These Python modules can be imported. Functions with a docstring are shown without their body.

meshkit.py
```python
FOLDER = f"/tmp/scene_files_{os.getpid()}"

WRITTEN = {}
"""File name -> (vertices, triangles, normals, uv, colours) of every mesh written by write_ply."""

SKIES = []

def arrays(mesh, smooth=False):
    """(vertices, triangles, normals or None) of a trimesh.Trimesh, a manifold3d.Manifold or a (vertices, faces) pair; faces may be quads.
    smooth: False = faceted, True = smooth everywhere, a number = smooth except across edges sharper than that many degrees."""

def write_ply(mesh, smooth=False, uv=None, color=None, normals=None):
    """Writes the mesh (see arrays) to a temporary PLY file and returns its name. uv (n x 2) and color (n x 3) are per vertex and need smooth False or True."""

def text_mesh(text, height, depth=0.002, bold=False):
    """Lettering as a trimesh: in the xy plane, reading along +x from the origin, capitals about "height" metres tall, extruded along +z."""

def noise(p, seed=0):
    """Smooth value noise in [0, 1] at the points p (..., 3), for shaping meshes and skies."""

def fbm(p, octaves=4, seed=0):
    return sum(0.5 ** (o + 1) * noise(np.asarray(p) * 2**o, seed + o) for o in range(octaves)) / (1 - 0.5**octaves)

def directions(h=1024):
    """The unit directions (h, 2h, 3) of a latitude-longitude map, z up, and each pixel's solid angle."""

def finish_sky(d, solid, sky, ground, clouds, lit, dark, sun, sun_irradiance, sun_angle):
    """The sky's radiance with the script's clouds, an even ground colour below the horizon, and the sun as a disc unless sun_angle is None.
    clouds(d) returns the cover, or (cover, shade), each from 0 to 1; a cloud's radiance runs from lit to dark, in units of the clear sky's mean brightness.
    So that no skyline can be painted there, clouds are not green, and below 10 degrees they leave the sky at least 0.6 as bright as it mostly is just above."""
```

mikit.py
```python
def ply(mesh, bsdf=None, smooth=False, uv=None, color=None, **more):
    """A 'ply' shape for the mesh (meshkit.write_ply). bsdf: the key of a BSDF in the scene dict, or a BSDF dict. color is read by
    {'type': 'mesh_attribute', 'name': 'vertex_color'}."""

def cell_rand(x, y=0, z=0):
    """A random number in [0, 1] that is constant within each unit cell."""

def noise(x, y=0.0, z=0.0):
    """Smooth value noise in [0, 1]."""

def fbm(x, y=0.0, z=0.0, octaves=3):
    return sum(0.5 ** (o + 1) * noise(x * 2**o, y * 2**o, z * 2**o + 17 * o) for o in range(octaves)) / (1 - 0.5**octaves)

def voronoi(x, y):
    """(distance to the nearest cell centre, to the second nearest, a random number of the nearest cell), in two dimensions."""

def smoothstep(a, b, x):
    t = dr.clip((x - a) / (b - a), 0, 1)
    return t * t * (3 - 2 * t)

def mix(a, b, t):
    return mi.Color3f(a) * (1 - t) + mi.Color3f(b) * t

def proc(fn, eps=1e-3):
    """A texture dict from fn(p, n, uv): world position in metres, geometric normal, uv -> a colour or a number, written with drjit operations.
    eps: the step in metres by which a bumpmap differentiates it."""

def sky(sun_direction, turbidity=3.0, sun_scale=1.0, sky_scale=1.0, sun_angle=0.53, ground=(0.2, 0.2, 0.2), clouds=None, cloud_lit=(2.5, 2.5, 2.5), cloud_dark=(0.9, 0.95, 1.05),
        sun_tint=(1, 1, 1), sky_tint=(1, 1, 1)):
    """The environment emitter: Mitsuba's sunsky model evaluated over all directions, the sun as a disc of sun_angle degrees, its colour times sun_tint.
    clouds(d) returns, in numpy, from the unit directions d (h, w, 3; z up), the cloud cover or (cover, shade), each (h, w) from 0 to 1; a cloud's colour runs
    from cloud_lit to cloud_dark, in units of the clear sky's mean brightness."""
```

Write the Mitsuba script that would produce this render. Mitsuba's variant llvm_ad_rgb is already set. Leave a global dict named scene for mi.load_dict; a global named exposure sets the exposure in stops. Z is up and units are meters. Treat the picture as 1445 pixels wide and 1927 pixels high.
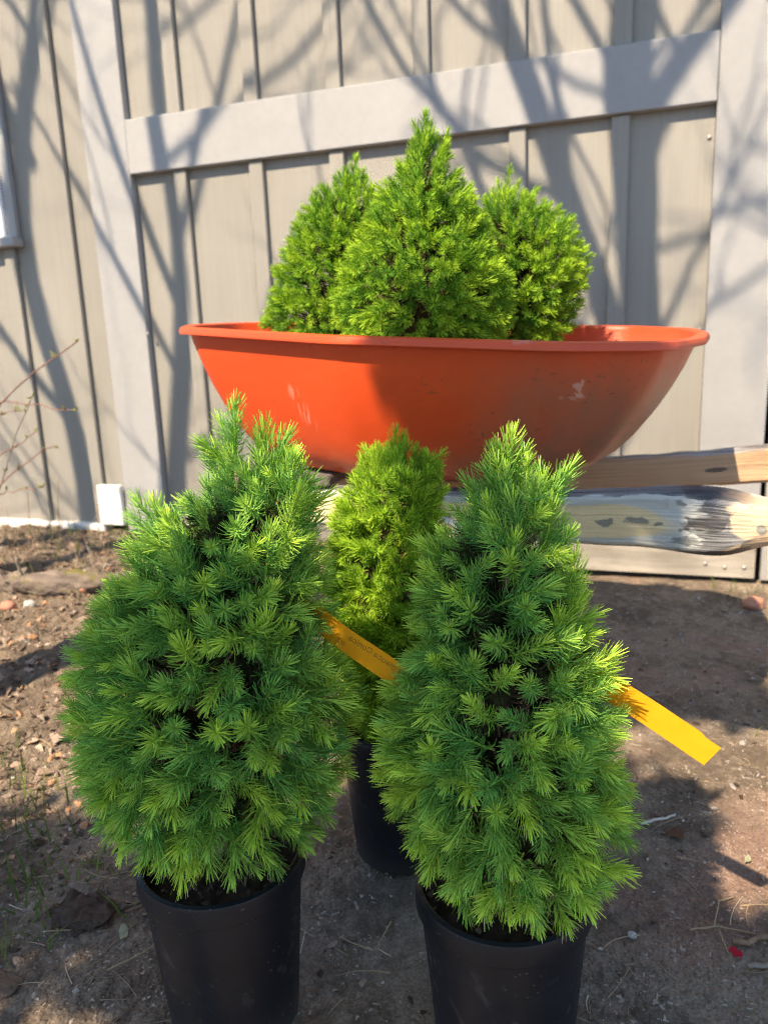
import math, random
import numpy as np
import trimesh
import mitsuba as mi
import drjit as dr
import mikit, meshkit
from mikit import noise, fbm, voronoi, smoothstep, mix, proc, cell_rand

random.seed(7)
rng = np.random.default_rng(7)
T = mi.ScalarTransform4f
scene, labels = {}, {}

# ------------------------------------------------------------------ camera, sky, exposure
CAM = np.array([0.0, 0.0, 0.78])
PITCH, ROLL, YAW = 0.220868, -0.040165, 0.327119
fw = np.array([-math.sin(YAW) * math.cos(PITCH), math.cos(YAW) * math.cos(PITCH), -math.sin(PITCH)])
r0 = np.cross(fw, [0, 0, 1]); r0 /= np.linalg.norm(r0)
u0 = np.cross(r0, fw)
upv = -math.sin(ROLL) * r0 + math.cos(ROLL) * u0
scene['camera'] = {'type': 'thinlens', 'fov': 53.27, 'fov_axis': 'x', 'near_clip': 0.02, 'far_clip': 2000.0,
                   'aperture_radius': 0.0020, 'focus_distance': 0.74,
                   'to_world': T().look_at(origin=CAM.tolist(), target=(CAM + fw).tolist(), up=upv.tolist())}
SUN = np.array([-0.364, -1.0, 1.15])
scene['sky'] = mikit.sky(SUN.tolist(), turbidity=3, sky_scale=1.15, ground=(0.22, 0.18, 0.14))
exposure = 2.8

# ------------------------------------------------------------------ helpers
def numbered(name):
    if name not in scene and name not in labels:
        return name
    k = 1
    while f'{name}_{k:03d}' in scene or f'{name}_{k:03d}' in labels:
        k += 1
    return f'{name}_{k:03d}'

def thing(name, label, cat, group=None):
    key = numbered(name)
    labels[key] = {'label': label, 'category': cat}
    if group:
        labels[key]['group'] = group
    return key

def add(name, mesh, bsdf, parent=None, smooth=False, uv=None, label=None, kind=None, tw=None, shape=None):
    key = numbered(parent + '__' + name if parent else name)
    if uv is not None and smooth and smooth is not True:
        smooth = True
    d = dict(shape) if shape is not None else mikit.ply(mesh, bsdf, smooth=smooth, uv=uv)
    if tw is not None:
        d['to_world'] = T(tw)
    scene[key] = d
    if label or kind:
        labels.setdefault(key, {})
        if label: labels[key]['label'] = label
        if kind: labels[key]['kind'] = kind
    return key

def single(name, mesh, bsdf, label, cat, group=None, kind=None, **k):
    key = add(name, mesh, bsdf, **k)
    labels[key] = {'label': label}
    if cat: labels[key]['category'] = cat
    if group: labels[key]['group'] = group
    if kind: labels[key]['kind'] = kind
    return key

def structure(name, mesh, bsdf, label, **k):
    key = add(name, mesh, bsdf, **k)
    labels[key] = {'label': label, 'kind': 'structure'}
    return key

def bbox(lo, hi, b=0.003):
    lo, hi = np.minimum(lo, hi).astype(float), np.maximum(lo, hi).astype(float)
    b = min(b, 0.45 * (hi - lo).min())
    pts = []
    for ax in range(3):
        l, h = lo + b, hi - b
        l[ax], h[ax] = lo[ax], hi[ax]
        pts += [[x, y, z] for x in (l[0], h[0]) for y in (l[1], h[1]) for z in (l[2], h[2])]
    return trimesh.convex.convex_hull(np.array(pts))

def frame_path(P):
    P = np.asarray(P, float)
    t = np.gradient(P, axis=0); t /= np.linalg.norm(t, axis=1, keepdims=True) + 1e-12
    up = np.array([0.13, 0.31, 0.94]) if abs(t[0][2]) < 0.9 else np.array([1.0, 0.1, 0])
    n = np.zeros_like(P); b = np.zeros_like(P)
    for i in range(len(P)):
        v = up - t[i] * (up @ t[i]); v /= np.linalg.norm(v); n[i] = v; up = v
        b[i] = np.cross(t[i], v)
    return t, n, b

def tube(P, R, sides=6, cap=True):
    P = np.asarray(P, float); m = len(P)
    R = np.broadcast_to(np.asarray(R, float), (m,))
    t, n, b = frame_path(P)
    a = np.arange(sides) * 2 * math.pi / sides
    V = P[:, None] + R[:, None, None] * (np.cos(a)[None, :, None] * n[:, None] + np.sin(a)[None, :, None] * b[:, None])
    V = V.reshape(-1, 3); F = []
    for i in range(m - 1):
        for j in range(sides):
            k = (j + 1) % sides
            F += [[i * sides + j, i * sides + k, (i + 1) * sides + k], [i * sides + j, (i + 1) * sides + k, (i + 1) * sides + j]]
    if cap:
        c0, c1 = len(V), len(V) + 1
        V = np.vstack([V, P[0], P[-1]])
        for j in range(sides):
            k = (j + 1) % sides
            F += [[c0, k, j], [c1, (m - 1) * sides + j, (m - 1) * sides + k]]
    return V, np.array(F)

def join(parts):
    V, F, o = [], [], 0
    for v, f in parts:
        v = np.asarray(v); V.append(v); F.append(np.asarray(f) + o); o += len(v)
    return np.vstack(V), np.vstack(F)

def vf(m): return np.asarray(m.vertices), np.asarray(m.faces)

def spline(P, n):
    from scipy.interpolate import CubicSpline
    P = np.asarray(P, float)
    s = np.r_[0, np.cumsum(np.linalg.norm(np.diff(P[:, :3], axis=0), axis=1))]
    return CubicSpline(s, P)(np.linspace(0, s[-1], n))

def lathe(profile, n=64):
    p = np.asarray(profile, float); m = len(p)
    a = np.arange(n) * 2 * math.pi / n
    V = np.stack([p[:, None, 0] * np.cos(a), p[:, None, 0] * np.sin(a), np.repeat(p[:, None, 1], n, 1)], -1).reshape(-1, 3)
    F = []
    for i in range(m - 1):
        for j in range(n):
            k = (j + 1) % n
            F.append([i * n + j, i * n + k, (i + 1) * n + k]); F.append([i * n + j, (i + 1) * n + k, (i + 1) * n + j])
    return V, np.array(F)

def rot_to(d, roll):
    d = np.asarray(d, float); d = d / np.linalg.norm(d)
    a = np.array([0, 0, 1.0]) if abs(d[2]) < 0.95 else np.array([1.0, 0, 0])
    x = np.cross(a, d); x /= np.linalg.norm(x); y = np.cross(d, x)
    c, s = math.cos(roll), math.sin(roll)
    return np.stack([c * x + s * y, -s * x + c * y, d], 1)

def mat4(R, t, s=1.0):
    M = np.eye(4); M[:3, :3] = R * s; M[:3, 3] = t
    return M

def rgb(*c): return {'type': 'rgb', 'value': list(c)}

# ------------------------------------------------------------------ materials
def mat(name, color, rough=0.6, bump=None, scale=0.001, eps=1e-3, spec=0.4, two=True, **more):
    b = {'type': 'principled', 'base_color': color if isinstance(color, dict) else rgb(*color), 'roughness': rough, 'specular': spec, **more}
    if bump is not None:
        b = {'type': 'bumpmap', 'nested_texture': proc(bump, eps), 'scale': scale, 'nested_bsdf': b}
    scene[name] = {'type': 'twosided', 'nested': b} if two else b

def siding_color(p, n, uv):
    g = noise(p.x * 420, p.z * 5, p.y * 9)
    w = fbm(p.x * 3, p.z * 2.2, 3.0)
    lo = smoothstep(0.35, -0.02, p.z) * (0.4 + 0.6 * fbm(p.x * 9, p.z * 14, 7.0))
    c = mix((0.232, 0.218, 0.188), (0.292, 0.277, 0.242), w)
    c = c * (0.90 + 0.2 * g)
    return mix(c, (0.20, 0.17, 0.135), 0.45 * lo)
def siding_bump(p, n, uv): return noise(p.x * 420, p.z * 5, p.y * 9) + 0.6 * noise(p.x * 150, p.z * 9, 4)
mat('siding_paint', proc(siding_color), 0.62, siding_bump, 0.0006, 4e-4)
def trim_color(p, n, uv):
    w = fbm(p.x * 5, p.z * 4, p.y * 5)
    g = fbm(p.x * 60, p.z * 60, 2.0)
    lo = smoothstep(0.22, -0.02, p.z) * (0.3 + 0.7 * fbm(p.x * 14, p.z * 20, 7.0))
    c = mix((0.285, 0.283, 0.277), (0.340, 0.338, 0.332), w) * (0.96 + 0.08 * g)
    return mix(c, (0.25, 0.215, 0.17), 0.6 * lo)
def trim_bump(p, n, uv): return fbm(p.x * 90, p.z * 60, p.y * 60)
mat('trim_paint', proc(trim_color), 0.5, trim_bump, 0.0005, 1e-3)
def bottom_color(p, n, uv):
    g = noise(p.x * 14, p.z * 300)
    s = fbm(p.x * 8, p.z * 20, 1.0)
    return mix((0.20, 0.175, 0.14), (0.42, 0.38, 0.315), s) * (0.85 + 0.3 * g)
mat('weathered_board', proc(bottom_color), 0.7)
mat('white_paint', proc(lambda p, n, uv: mix((0.70, 0.68, 0.62), (0.82, 0.81, 0.78), fbm(p.x * 20, p.z * 20, p.y * 20))), 0.45)
mat('white_vinyl', (0.78, 0.79, 0.80), 0.3)
mat('dark_gap', (0.03, 0.028, 0.025), 0.9)
mat('screw_metal', (0.45, 0.42, 0.38), 0.45, metallic=0.6)
scene['window_glass'] = {'type': 'thindielectric'}
mat('room_dark', (0.04, 0.05, 0.05), 0.8)

def soilmix(p):
    a = fbm(p.x * 9, p.y * 9, 1.0)
    b = fbm(p.x * 70, p.y * 70, 5.0)
    c = noise(p.x * 420, p.y * 420, 2.0)
    return a, b, c
def ground_color(p, n, uv):
    a, b, c = soilmix(p)
    col = mix((0.106, 0.081, 0.058), (0.218, 0.172, 0.126), smoothstep(0.3, 0.72, 0.55 * a + 0.45 * b))
    red = smoothstep(0.52, 0.7, fbm(p.x * 5 + 7, p.y * 5, 3.0)) * smoothstep(-0.2, 0.4, p.x + 0.3)
    col = mix(col, (0.27, 0.165, 0.125), 0.5 * red)
    col = col * (0.72 + 0.56 * c)
    grit = smoothstep(0.80, 0.90, noise(p.x * 260, p.y * 260, 9.0)) * smoothstep(0.45, 0.6, noise(p.x * 31, p.y * 31, 4.0))
    col = mix(col, (0.42, 0.36, 0.29), 0.7 * grit)
    bed = smoothstep(-0.75, -1.15, p.x + 0.35 * (a - 0.5))
    return mix(col, mix((0.060, 0.045, 0.033), (0.20, 0.155, 0.11), b), 0.75 * bed)
def ground_bump(p, n, uv):
    return 0.6 * fbm(p.x * 55, p.y * 55, 1.0) + 0.5 * noise(p.x * 190, p.y * 190, 3.0) + 0.3 * noise(p.x * 430, p.y * 430, 2.0)
mat('dirt', proc(ground_color), 0.95, ground_bump, 0.007, 1e-3, spec=0.2)

def tray_color(p, n, uv):
    f = fbm(p.x * 7, p.y * 7, p.z * 9)
    base = mix((0.56, 0.058, 0.012), (0.66, 0.080, 0.017), f)
    dust = smoothstep(-0.38, -0.05, p.x + 0.25 * (f - 0.5) - 0.35 * (p.z - 0.65)) * smoothstep(0.80, 0.66, p.z)
    streak = fbm(p.x * 30, p.y * 30, p.z * 5)
    base = mix(base, (0.205, 0.120, 0.072), 0.95 * dust * (0.45 + 0.75 * streak))
    low = smoothstep(0.62, 0.53, p.z) * fbm(p.x * 15, p.y * 15, p.z * 25)
    base = mix(base, (0.42, 0.20, 0.11), 0.5 * low)
    sp = smoothstep(0.78, 0.84, noise(p.x * 160, p.y * 160, p.z * 160)) * smoothstep(0.5, 0.7, noise(p.x * 14, p.y * 14, p.z * 14))
    base = mix(base, (0.16, 0.07, 0.035), 0.5 * sp)
    scr = smoothstep(0.022, 0.0, dr.abs(p.x + 0.55 + 0.45 * (p.z - 0.68) + 0.02 * noise(p.z * 30))) * smoothstep(0.62, 0.66, p.z) * smoothstep(0.72, 0.70, p.z)
    base = mix(base, (0.80, 0.42, 0.30), 0.35 * scr * smoothstep(0.5, 0.7, noise(p.x * 300, 0, p.z * 40)))
    def blot(x, z, rx, rz, k):
        d = dr.sqrt(dr.square((p.x - x) / rx) + dr.square((p.z - z) / rz)) + 2.2 * (fbm(p.x * 130, p.z * 130, k) - 0.42)
        return smoothstep(1.0, 0.6, d) * smoothstep(1.30, 1.2, p.y)
    wht = blot(-0.083, 0.703, 0.007, 0.013, 1.0) + blot(-0.155, 0.775, 0.018, 0.012, 2.0) * 0.35 + blot(-0.095, 0.69, 0.02, 0.004, 3.0) * 0.4
    return mix(base, (0.72, 0.60, 0.52), dr.minimum(wht * 0.35, 0.3))
def tray_bump(p, n, uv): return fbm(p.x * 60, p.y * 60, p.z * 60)
mat('orange_plastic', proc(tray_color), 0.42, tray_bump, 0.0006, 1e-3)

def log_color(p, n, uv):
    # uv.x: metres along the log, uv.y: angle round it (0.5 = the sawn face towards the yard)
    s, a = uv.x, uv.y
    g = 0.6 * noise(s * 9, a * 190, 1.0) + 0.4 * noise(s * 30, a * 420, 2.0)
    wob = fbm(s * 14, a * 3, 2.0) - 0.5
    edge = dr.abs(a - 0.485) + 0.05 * wob
    face = smoothstep(0.105, 0.092, edge) * smoothstep(0.785, 0.755, s + 0.25 * dr.square((a - 0.485) * 6) + 0.04 * wob)
    sap = smoothstep(0.172, 0.160, edge + 0.07 * (fbm(s * 26, a * 14, 5.0) - 0.5)) * smoothstep(0.815, 0.803, s + 0.05 * (fbm(s * 40, a * 50, 6.0) - 0.5))
    peel = mix((0.46, 0.33, 0.21), (0.60, 0.46, 0.32), fbm(s * 12, a * 10, 8.0))
    grey = mix((0.06, 0.06, 0.065), (0.30, 0.295, 0.295), smoothstep(0.25, 0.75, 0.55 * fbm(s * 10, a * 46, 3.0) + 0.45 * noise(s * 24, a * 330, 7.0)))
    greyzone = smoothstep(0.853, 0.843, s + 0.10 * (fbm(s * 16, a * 14, 4.0) - 0.5) + 0.08 * (a - 0.5))
    c = mix(peel, grey, greyzone)
    top = smoothstep(0.72, 0.80, a) * (1 - 0.35 * smoothstep(0.4, 0.7, fbm(s * 25, a * 25, 6.0)))
    c = mix(c, (0.48, 0.46, 0.45), 0.75 * top)
    c = mix(c, mix((0.44, 0.455, 0.43), (0.58, 0.58, 0.53), g), sap)
    c = mix(c, mix((0.66, 0.51, 0.27), (0.76, 0.61, 0.36), g), face)
    def knot(ks, ka, rs, ra):
        d = dr.sqrt(dr.square((s - ks) / rs) + dr.square((a - ka) / ra)) + 1.1 * (fbm(s * 110, a * 60, 9.0) - 0.5)
        return smoothstep(1.05, 0.7, d), smoothstep(0.35, 0.2, d)
    for ks, ka, rs, ra in ((0.672, 0.485, 0.017, 0.020), (0.718, 0.50, 0.019, 0.017), (0.803, 0.485, 0.026, 0.028), (0.79, 0.415, 0.028, 0.026), (0.888, 0.48, 0.007, 0.028), (0.752, 0.49, 0.008, 0.010), (0.40, 0.49, 0.016, 0.02)):
        k, core = knot(ks, ka, rs, ra)
        c = mix(c, (0.135, 0.15, 0.14), 0.8 * k)
        c = mix(c, (0.26, 0.25, 0.21), 0.6 * core)
    rim = smoothstep(0.03, 0.0, dr.abs(edge - 0.10)) * 0.25 * smoothstep(0.79, 0.77, s)
    c = mix(c, (0.24, 0.18, 0.10), rim)
    burn = smoothstep(0.53, 0.57, fbm(s * 26, a * 12, 12.0) + 0.25 * smoothstep(0.42, 0.3, a) + 0.22 * smoothstep(0.62, 0.7, a)) * smoothstep(0.75, 0.80, s) * smoothstep(0.90, 0.85, s)
    return mix(c, (0.05, 0.047, 0.05), 0.85 * burn) * (0.86 + 0.28 * g)
def log_bump(p, n, uv): return noise(uv.x * 20, uv.y * 220, 1.0) + 0.6 * fbm(uv.x * 60, uv.y * 60, 2.0)
mat('hewn_wood', proc(log_color), 0.55, log_bump, 0.0012, 1e-3)
def log2_color(p, n, uv):
    s, a = uv.x, uv.y
    g = noise(s * 7, a * 140, 1.0)
    c = mix((0.40, 0.25, 0.135), (0.52, 0.36, 0.215), fbm(s * 6, a * 9, 2.0)) * (0.85 + 0.3 * g)
    top = smoothstep(0.64, 0.70, a + 0.12 * (fbm(s * 10, a * 5, 5.0) - 0.5))
    c = mix(c, mix((0.10, 0.09, 0.085), (0.40, 0.385, 0.37), smoothstep(0.3, 0.7, fbm(s * 9, a * 30, 3.0))), top)
    d = dr.sqrt(dr.square((s - 0.80) / 0.024) + dr.square((a - 0.49) / 0.018)) + 0.4 * (fbm(s * 60, a * 40, 9.0) - 0.5)
    return mix(c, (0.06, 0.055, 0.05), 0.85 * smoothstep(1.0, 0.75, d))
mat('tan_wood', proc(log2_color), 0.55, log_bump, 0.0012, 1e-3)
mat('dark_wood', proc(lambda p, n, uv: mix((0.06, 0.05, 0.045), (0.16, 0.14, 0.125), noise(p.x * 8, p.y * 90, p.z * 90))), 0.75)
mat('black_rubber', (0.03, 0.03, 0.03), 0.8)
mat('steel', (0.35, 0.35, 0.36), 0.4, metallic=0.7)

def pot_color(p, n, uv):
    d = fbm(p.x * 14, p.y * 14, p.z * 22)
    sc = smoothstep(0.60, 0.78, fbm(p.x * 90 + p.z * 60, p.z * 30 - p.x * 30, p.y * 70)) * smoothstep(0.45, 0.65, fbm(p.x * 12 + 3, p.y * 12, p.z * 9))
    base = mix((0.004, 0.0055, 0.0085), (0.010, 0.0125, 0.017), d)
    base = mix(base, (0.055, 0.058, 0.062), 0.4 * sc)
    mud = smoothstep(0.075, 0.0, p.z + 0.06 * (d - 0.5))
    base = mix(base, (0.06, 0.052, 0.044), 0.45 * mud)
    dot = smoothstep(0.86, 0.92, noise(p.x * 300, p.y * 300, p.z * 300)) * smoothstep(0.55, 0.7, noise(p.x * 25, p.y * 25, p.z * 25))
    return mix(base, (0.20, 0.19, 0.17), 0.35 * dot)
mat('black_pot_plastic', proc(pot_color), 0.42, lambda p, n, uv: fbm(p.x * 40, p.y * 40, p.z * 40), 0.0012, 1e-3, spec=0.4)
mat('potting_soil', proc(lambda p, n, uv: mix((0.022, 0.016, 0.012), (0.075, 0.052, 0.036), fbm(p.x * 121, p.y * 120, p.z * 120))), 0.95, lambda p, n, uv: fbm(p.x * 160, p.y * 160, p.z * 160), 0.005, 1e-3, spec=0.2)
mat('twig_bark', proc(lambda p, n, uv: mix((0.13, 0.085, 0.05), (0.26, 0.17, 0.10), noise(p.x * 150, p.y * 150, p.z * 150))), 0.8)
mat('tree_bark', proc(lambda p, n, uv: mix((0.12, 0.10, 0.085), (0.25, 0.22, 0.19), fbm(p.x * 20, p.y * 20, p.z * 5))), 0.9)
mat('red_bark', (0.20, 0.10, 0.075), 0.6)
mat('grey_bark', (0.22, 0.19, 0.15), 0.7)
mat('bud_green', (0.20, 0.20, 0.06), 0.6)
# uv.x: how new the needle is (0 old .. 1 new growth), uv.y: along the needle
def needle_color(p, n, uv):
    k = uv.x
    v = noise(p.x * 26, p.y * 26, p.z * 26)
    old = mix((0.140, 0.385, 0.095), (0.200, 0.460, 0.100), v)
    new = mix((0.50, 0.74, 0.09), (0.60, 0.80, 0.10), v)
    c = mix(old, new, dr.clip(k + 0.25 * (v - 0.5), 0, 1))
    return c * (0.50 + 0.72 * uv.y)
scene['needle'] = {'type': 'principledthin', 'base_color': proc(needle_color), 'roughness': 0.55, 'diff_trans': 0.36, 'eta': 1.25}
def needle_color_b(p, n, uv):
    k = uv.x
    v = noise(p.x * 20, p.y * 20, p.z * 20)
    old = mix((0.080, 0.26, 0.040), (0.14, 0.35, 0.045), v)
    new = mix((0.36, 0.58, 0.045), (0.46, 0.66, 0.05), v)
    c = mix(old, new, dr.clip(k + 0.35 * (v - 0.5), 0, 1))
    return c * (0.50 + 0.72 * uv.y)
scene['sunlit_needle'] = {'type': 'principledthin', 'base_color': proc(needle_color_b), 'roughness': 0.55, 'diff_trans': 0.5, 'eta': 1.25}  # yellower needle copy: sunlight put into the colour of barrow and middle spruces
scene['inner_needle'] = {'type': 'principledthin', 'base_color': proc(lambda p, n, uv: mix((0.030, 0.045, 0.018), (0.065, 0.060, 0.028), noise(p.x * 60, p.y * 60, p.z * 60))), 'roughness': 0.7, 'diff_trans': 0.2}  # old needle brown, with the shade between shoots put into it
scene['shade_pine_leaf'] = {'type': 'principledthin', 'base_color': rgb(0.05, 0.09, 0.03), 'roughness': 0.6, 'diff_trans': 0.4}
def tag_color(p, n, uv): return mix((0.86, 0.37, 0.014), (0.90, 0.43, 0.02), fbm(p.x * 60, p.y * 60, p.z * 60))
scene['tag_plastic'] = {'type': 'principledthin', 'base_color': proc(tag_color), 'roughness': 0.4, 'diff_trans': 0.3}
mat('tag_ink', (0.33, 0.16, 0.02), 0.6)
# litter: uv.x is one random number per piece
def litter_color(p, n, uv):
    k = uv.x
    c = mix((0.060, 0.042, 0.032), (0.19, 0.14, 0.11), smoothstep(0.0, 0.40, k))
    c = mix(c, (0.32, 0.25, 0.20), smoothstep(0.40, 0.70, k))
    c = mix(c, (0.40, 0.22, 0.125), smoothstep(0.78, 0.84, k))
    c = mix(c, (0.40, 0.37, 0.33), smoothstep(0.92, 0.97, k))
    g = noise(p.x * 90, p.y * 260, p.z * 90)
    return c * mi.Color3f(0.92, 0.90, 0.84) * (0.78 + 0.66 * g)
mat('bark_litter', proc(litter_color), 0.85, lambda p, n, uv: fbm(p.x * 130, p.y * 200, p.z * 130), 0.003, 1e-3, spec=0.2)
def straw_color(p, n, uv): return mix(mix((0.17, 0.115, 0.065), (0.42, 0.31, 0.18), uv.x), (0.50, 0.44, 0.33), smoothstep(0.85, 0.95, uv.x))
mat('straw', proc(straw_color), 0.7)
scene['grass_blade'] = {'type': 'principledthin', 'base_color': proc(lambda p, n, uv: mix((0.07, 0.14, 0.03), (0.21, 0.24, 0.07), uv.x)), 'roughness': 0.5, 'diff_trans': 0.7}
def stone_color(p, n, uv): return mix((0.24, 0.21, 0.18), (0.48, 0.45, 0.40), uv.x) * (0.75 + 0.5 * noise(p.x * 200, p.y * 200, p.z * 200))
mat('stone', proc(stone_color), 0.8)
mat('terracotta', proc(lambda p, n, uv: mix((0.36, 0.15, 0.09), (0.48, 0.24, 0.16), fbm(p.x * 60, p.y * 60, p.z * 60))), 0.85)
mat('pale_wood', (0.55, 0.50, 0.42), 0.6)
scene['red_petal'] = {'type': 'principledthin', 'base_color': rgb(0.50, 0.03, 0.05), 'roughness': 0.5, 'diff_trans': 0.4}
scene['pale_leaf'] = {'type': 'principledthin', 'base_color': rgb(0.40, 0.40, 0.26), 'roughness': 0.6, 'diff_trans': 0.5}
scene['dry_leaf'] = {'type': 'principledthin', 'base_color': rgb(0.15, 0.09, 0.06), 'roughness': 0.7, 'diff_trans': 0.3}
def moss_color(p, n, uv):
    m = smoothstep(0.48, 0.62, fbm(p.x * 14, p.y * 14, p.z * 14)) * smoothstep(0.2, 0.8, n.z)
    wood = mix((0.07, 0.052, 0.042), (0.24, 0.19, 0.15), noise(p.x * 25 + p.y * 9, p.y * 70, p.z * 90))
    return mix(wood, (0.13, 0.115, 0.03), m)
mat('mossy_wood', proc(moss_color), 0.9, lambda p, n, uv: fbm(p.x * 60, p.y * 90, p.z * 120), 0.004, 1e-3)

# ------------------------------------------------------------------ ground
def sst(a, b, x):
    t = np.clip((x - a) / (b - a), 0, 1); return t * t * (3 - 2 * t)

def gz(x, y, fine=True):
    x = np.asarray(x, float); y = np.asarray(y, float)
    z = -0.035 * sst(1.1, 2.2, y) * sst(-1.2, -0.3, x)
    bed = sst(-0.85, -1.5, x - 0.22 * (y - 1.0))
    z = z + 0.055 * bed * sst(0.9, 1.8, y)
    p = np.stack([x, y, 0 * x], -1)
    near = sst(7, 3, np.abs(x)) * sst(9, 4, np.abs(y))
    z = z + near * ((meshkit.fbm(p * 3.2, 3, 3) - 0.5) * 0.03)
    # a mulch bed on the left is rougher than the trodden dirt
    rough = 0.35 + 1.6 * sst(-0.7, -1.2, x)
    z = z + near * rough * (meshkit.fbm(p * 15, 3, 11) - 0.5) * 0.022
    if fine:
        z = z + near * rough * ((meshkit.fbm(p * 55, 2, 21) - 0.5) * 0.010)
    return z

xs = np.r_[-np.geomspace(300, 3.4, 26)[:-1], np.linspace(-3.4, 1.6, 460), np.geomspace(1.6, 300, 26)[1:]]
ys = np.r_[-np.geomspace(300, 0.4, 24)[:-1], np.linspace(-0.4, 2.72, 300), np.geomspace(2.72, 300, 24)[1:]]
X, Y = np.meshgrid(xs, ys, indexing='ij')
GV = np.stack([X, Y, gz(X, Y)], -1).reshape(-1, 3)
nx, ny = X.shape
i, j = np.meshgrid(np.arange(nx - 1), np.arange(ny - 1), indexing='ij')
a = (i * ny + j).ravel()
GF = np.vstack([np.stack([a, a + ny, a + ny + 1], 1), np.stack([a, a + ny + 1, a + 1], 1)])
structure('ground', (GV, GF), 'dirt', 'trodden bare brown dirt with grit and straw', smooth=True)

# ------------------------------------------------------------------ wall and barn door
W0 = 2.6
wall = thing('siding_wall', 'beige board and batten shed wall with a white sill at its foot', 'wall')
def panels(parent, edges, z0, z1, y=W0, th=0.016):
    for a, b in zip(edges[:-1], edges[1:]):
        add('panel', bbox([a + 0.0008, y, z0], [b - 0.0008, y + th, z1], 0.001), 'siding_paint', parent)
def battens(parent, rights, z0, z1, w=0.052, th=0.020, y=W0):
    for r in rights:
        add('batten', bbox([r - w, y - th, z0], [r, y - 0.0005, z1], 0.003), 'siding_paint', parent)
wr = [-3.33, -3.0, -2.69, -2.385, -2.096]
panels(wall, [-3.7] + [r - 0.026 for r in wr if r > -3.5] + [-1.985], 0.075, 3.2)
battens(wall, [-3.33, -2.096], 0.078, 3.2)
battens(wall, [-3.0, -2.69, -2.385], 0.078, 1.196)
add('sill', bbox([-3.7, W0 - 0.045, 0.048], [-2.09, W0 + 0.02, 0.077], 0.004), 'white_paint', wall, label='white painted strip along the foot of the siding')
add('foundation', bbox([-3.7, W0 - 0.02, -0.2], [-1.985, W0 + 0.02, 0.046], 0.004), 'dark_gap', wall)
panels(wall, [0.385, 0.70, 1.0, 1.31, 1.62, 1.95], 0.0, 3.2)
battens(wall, [0.73, 1.03, 1.34, 1.65], 0.0, 3.2)
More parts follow.
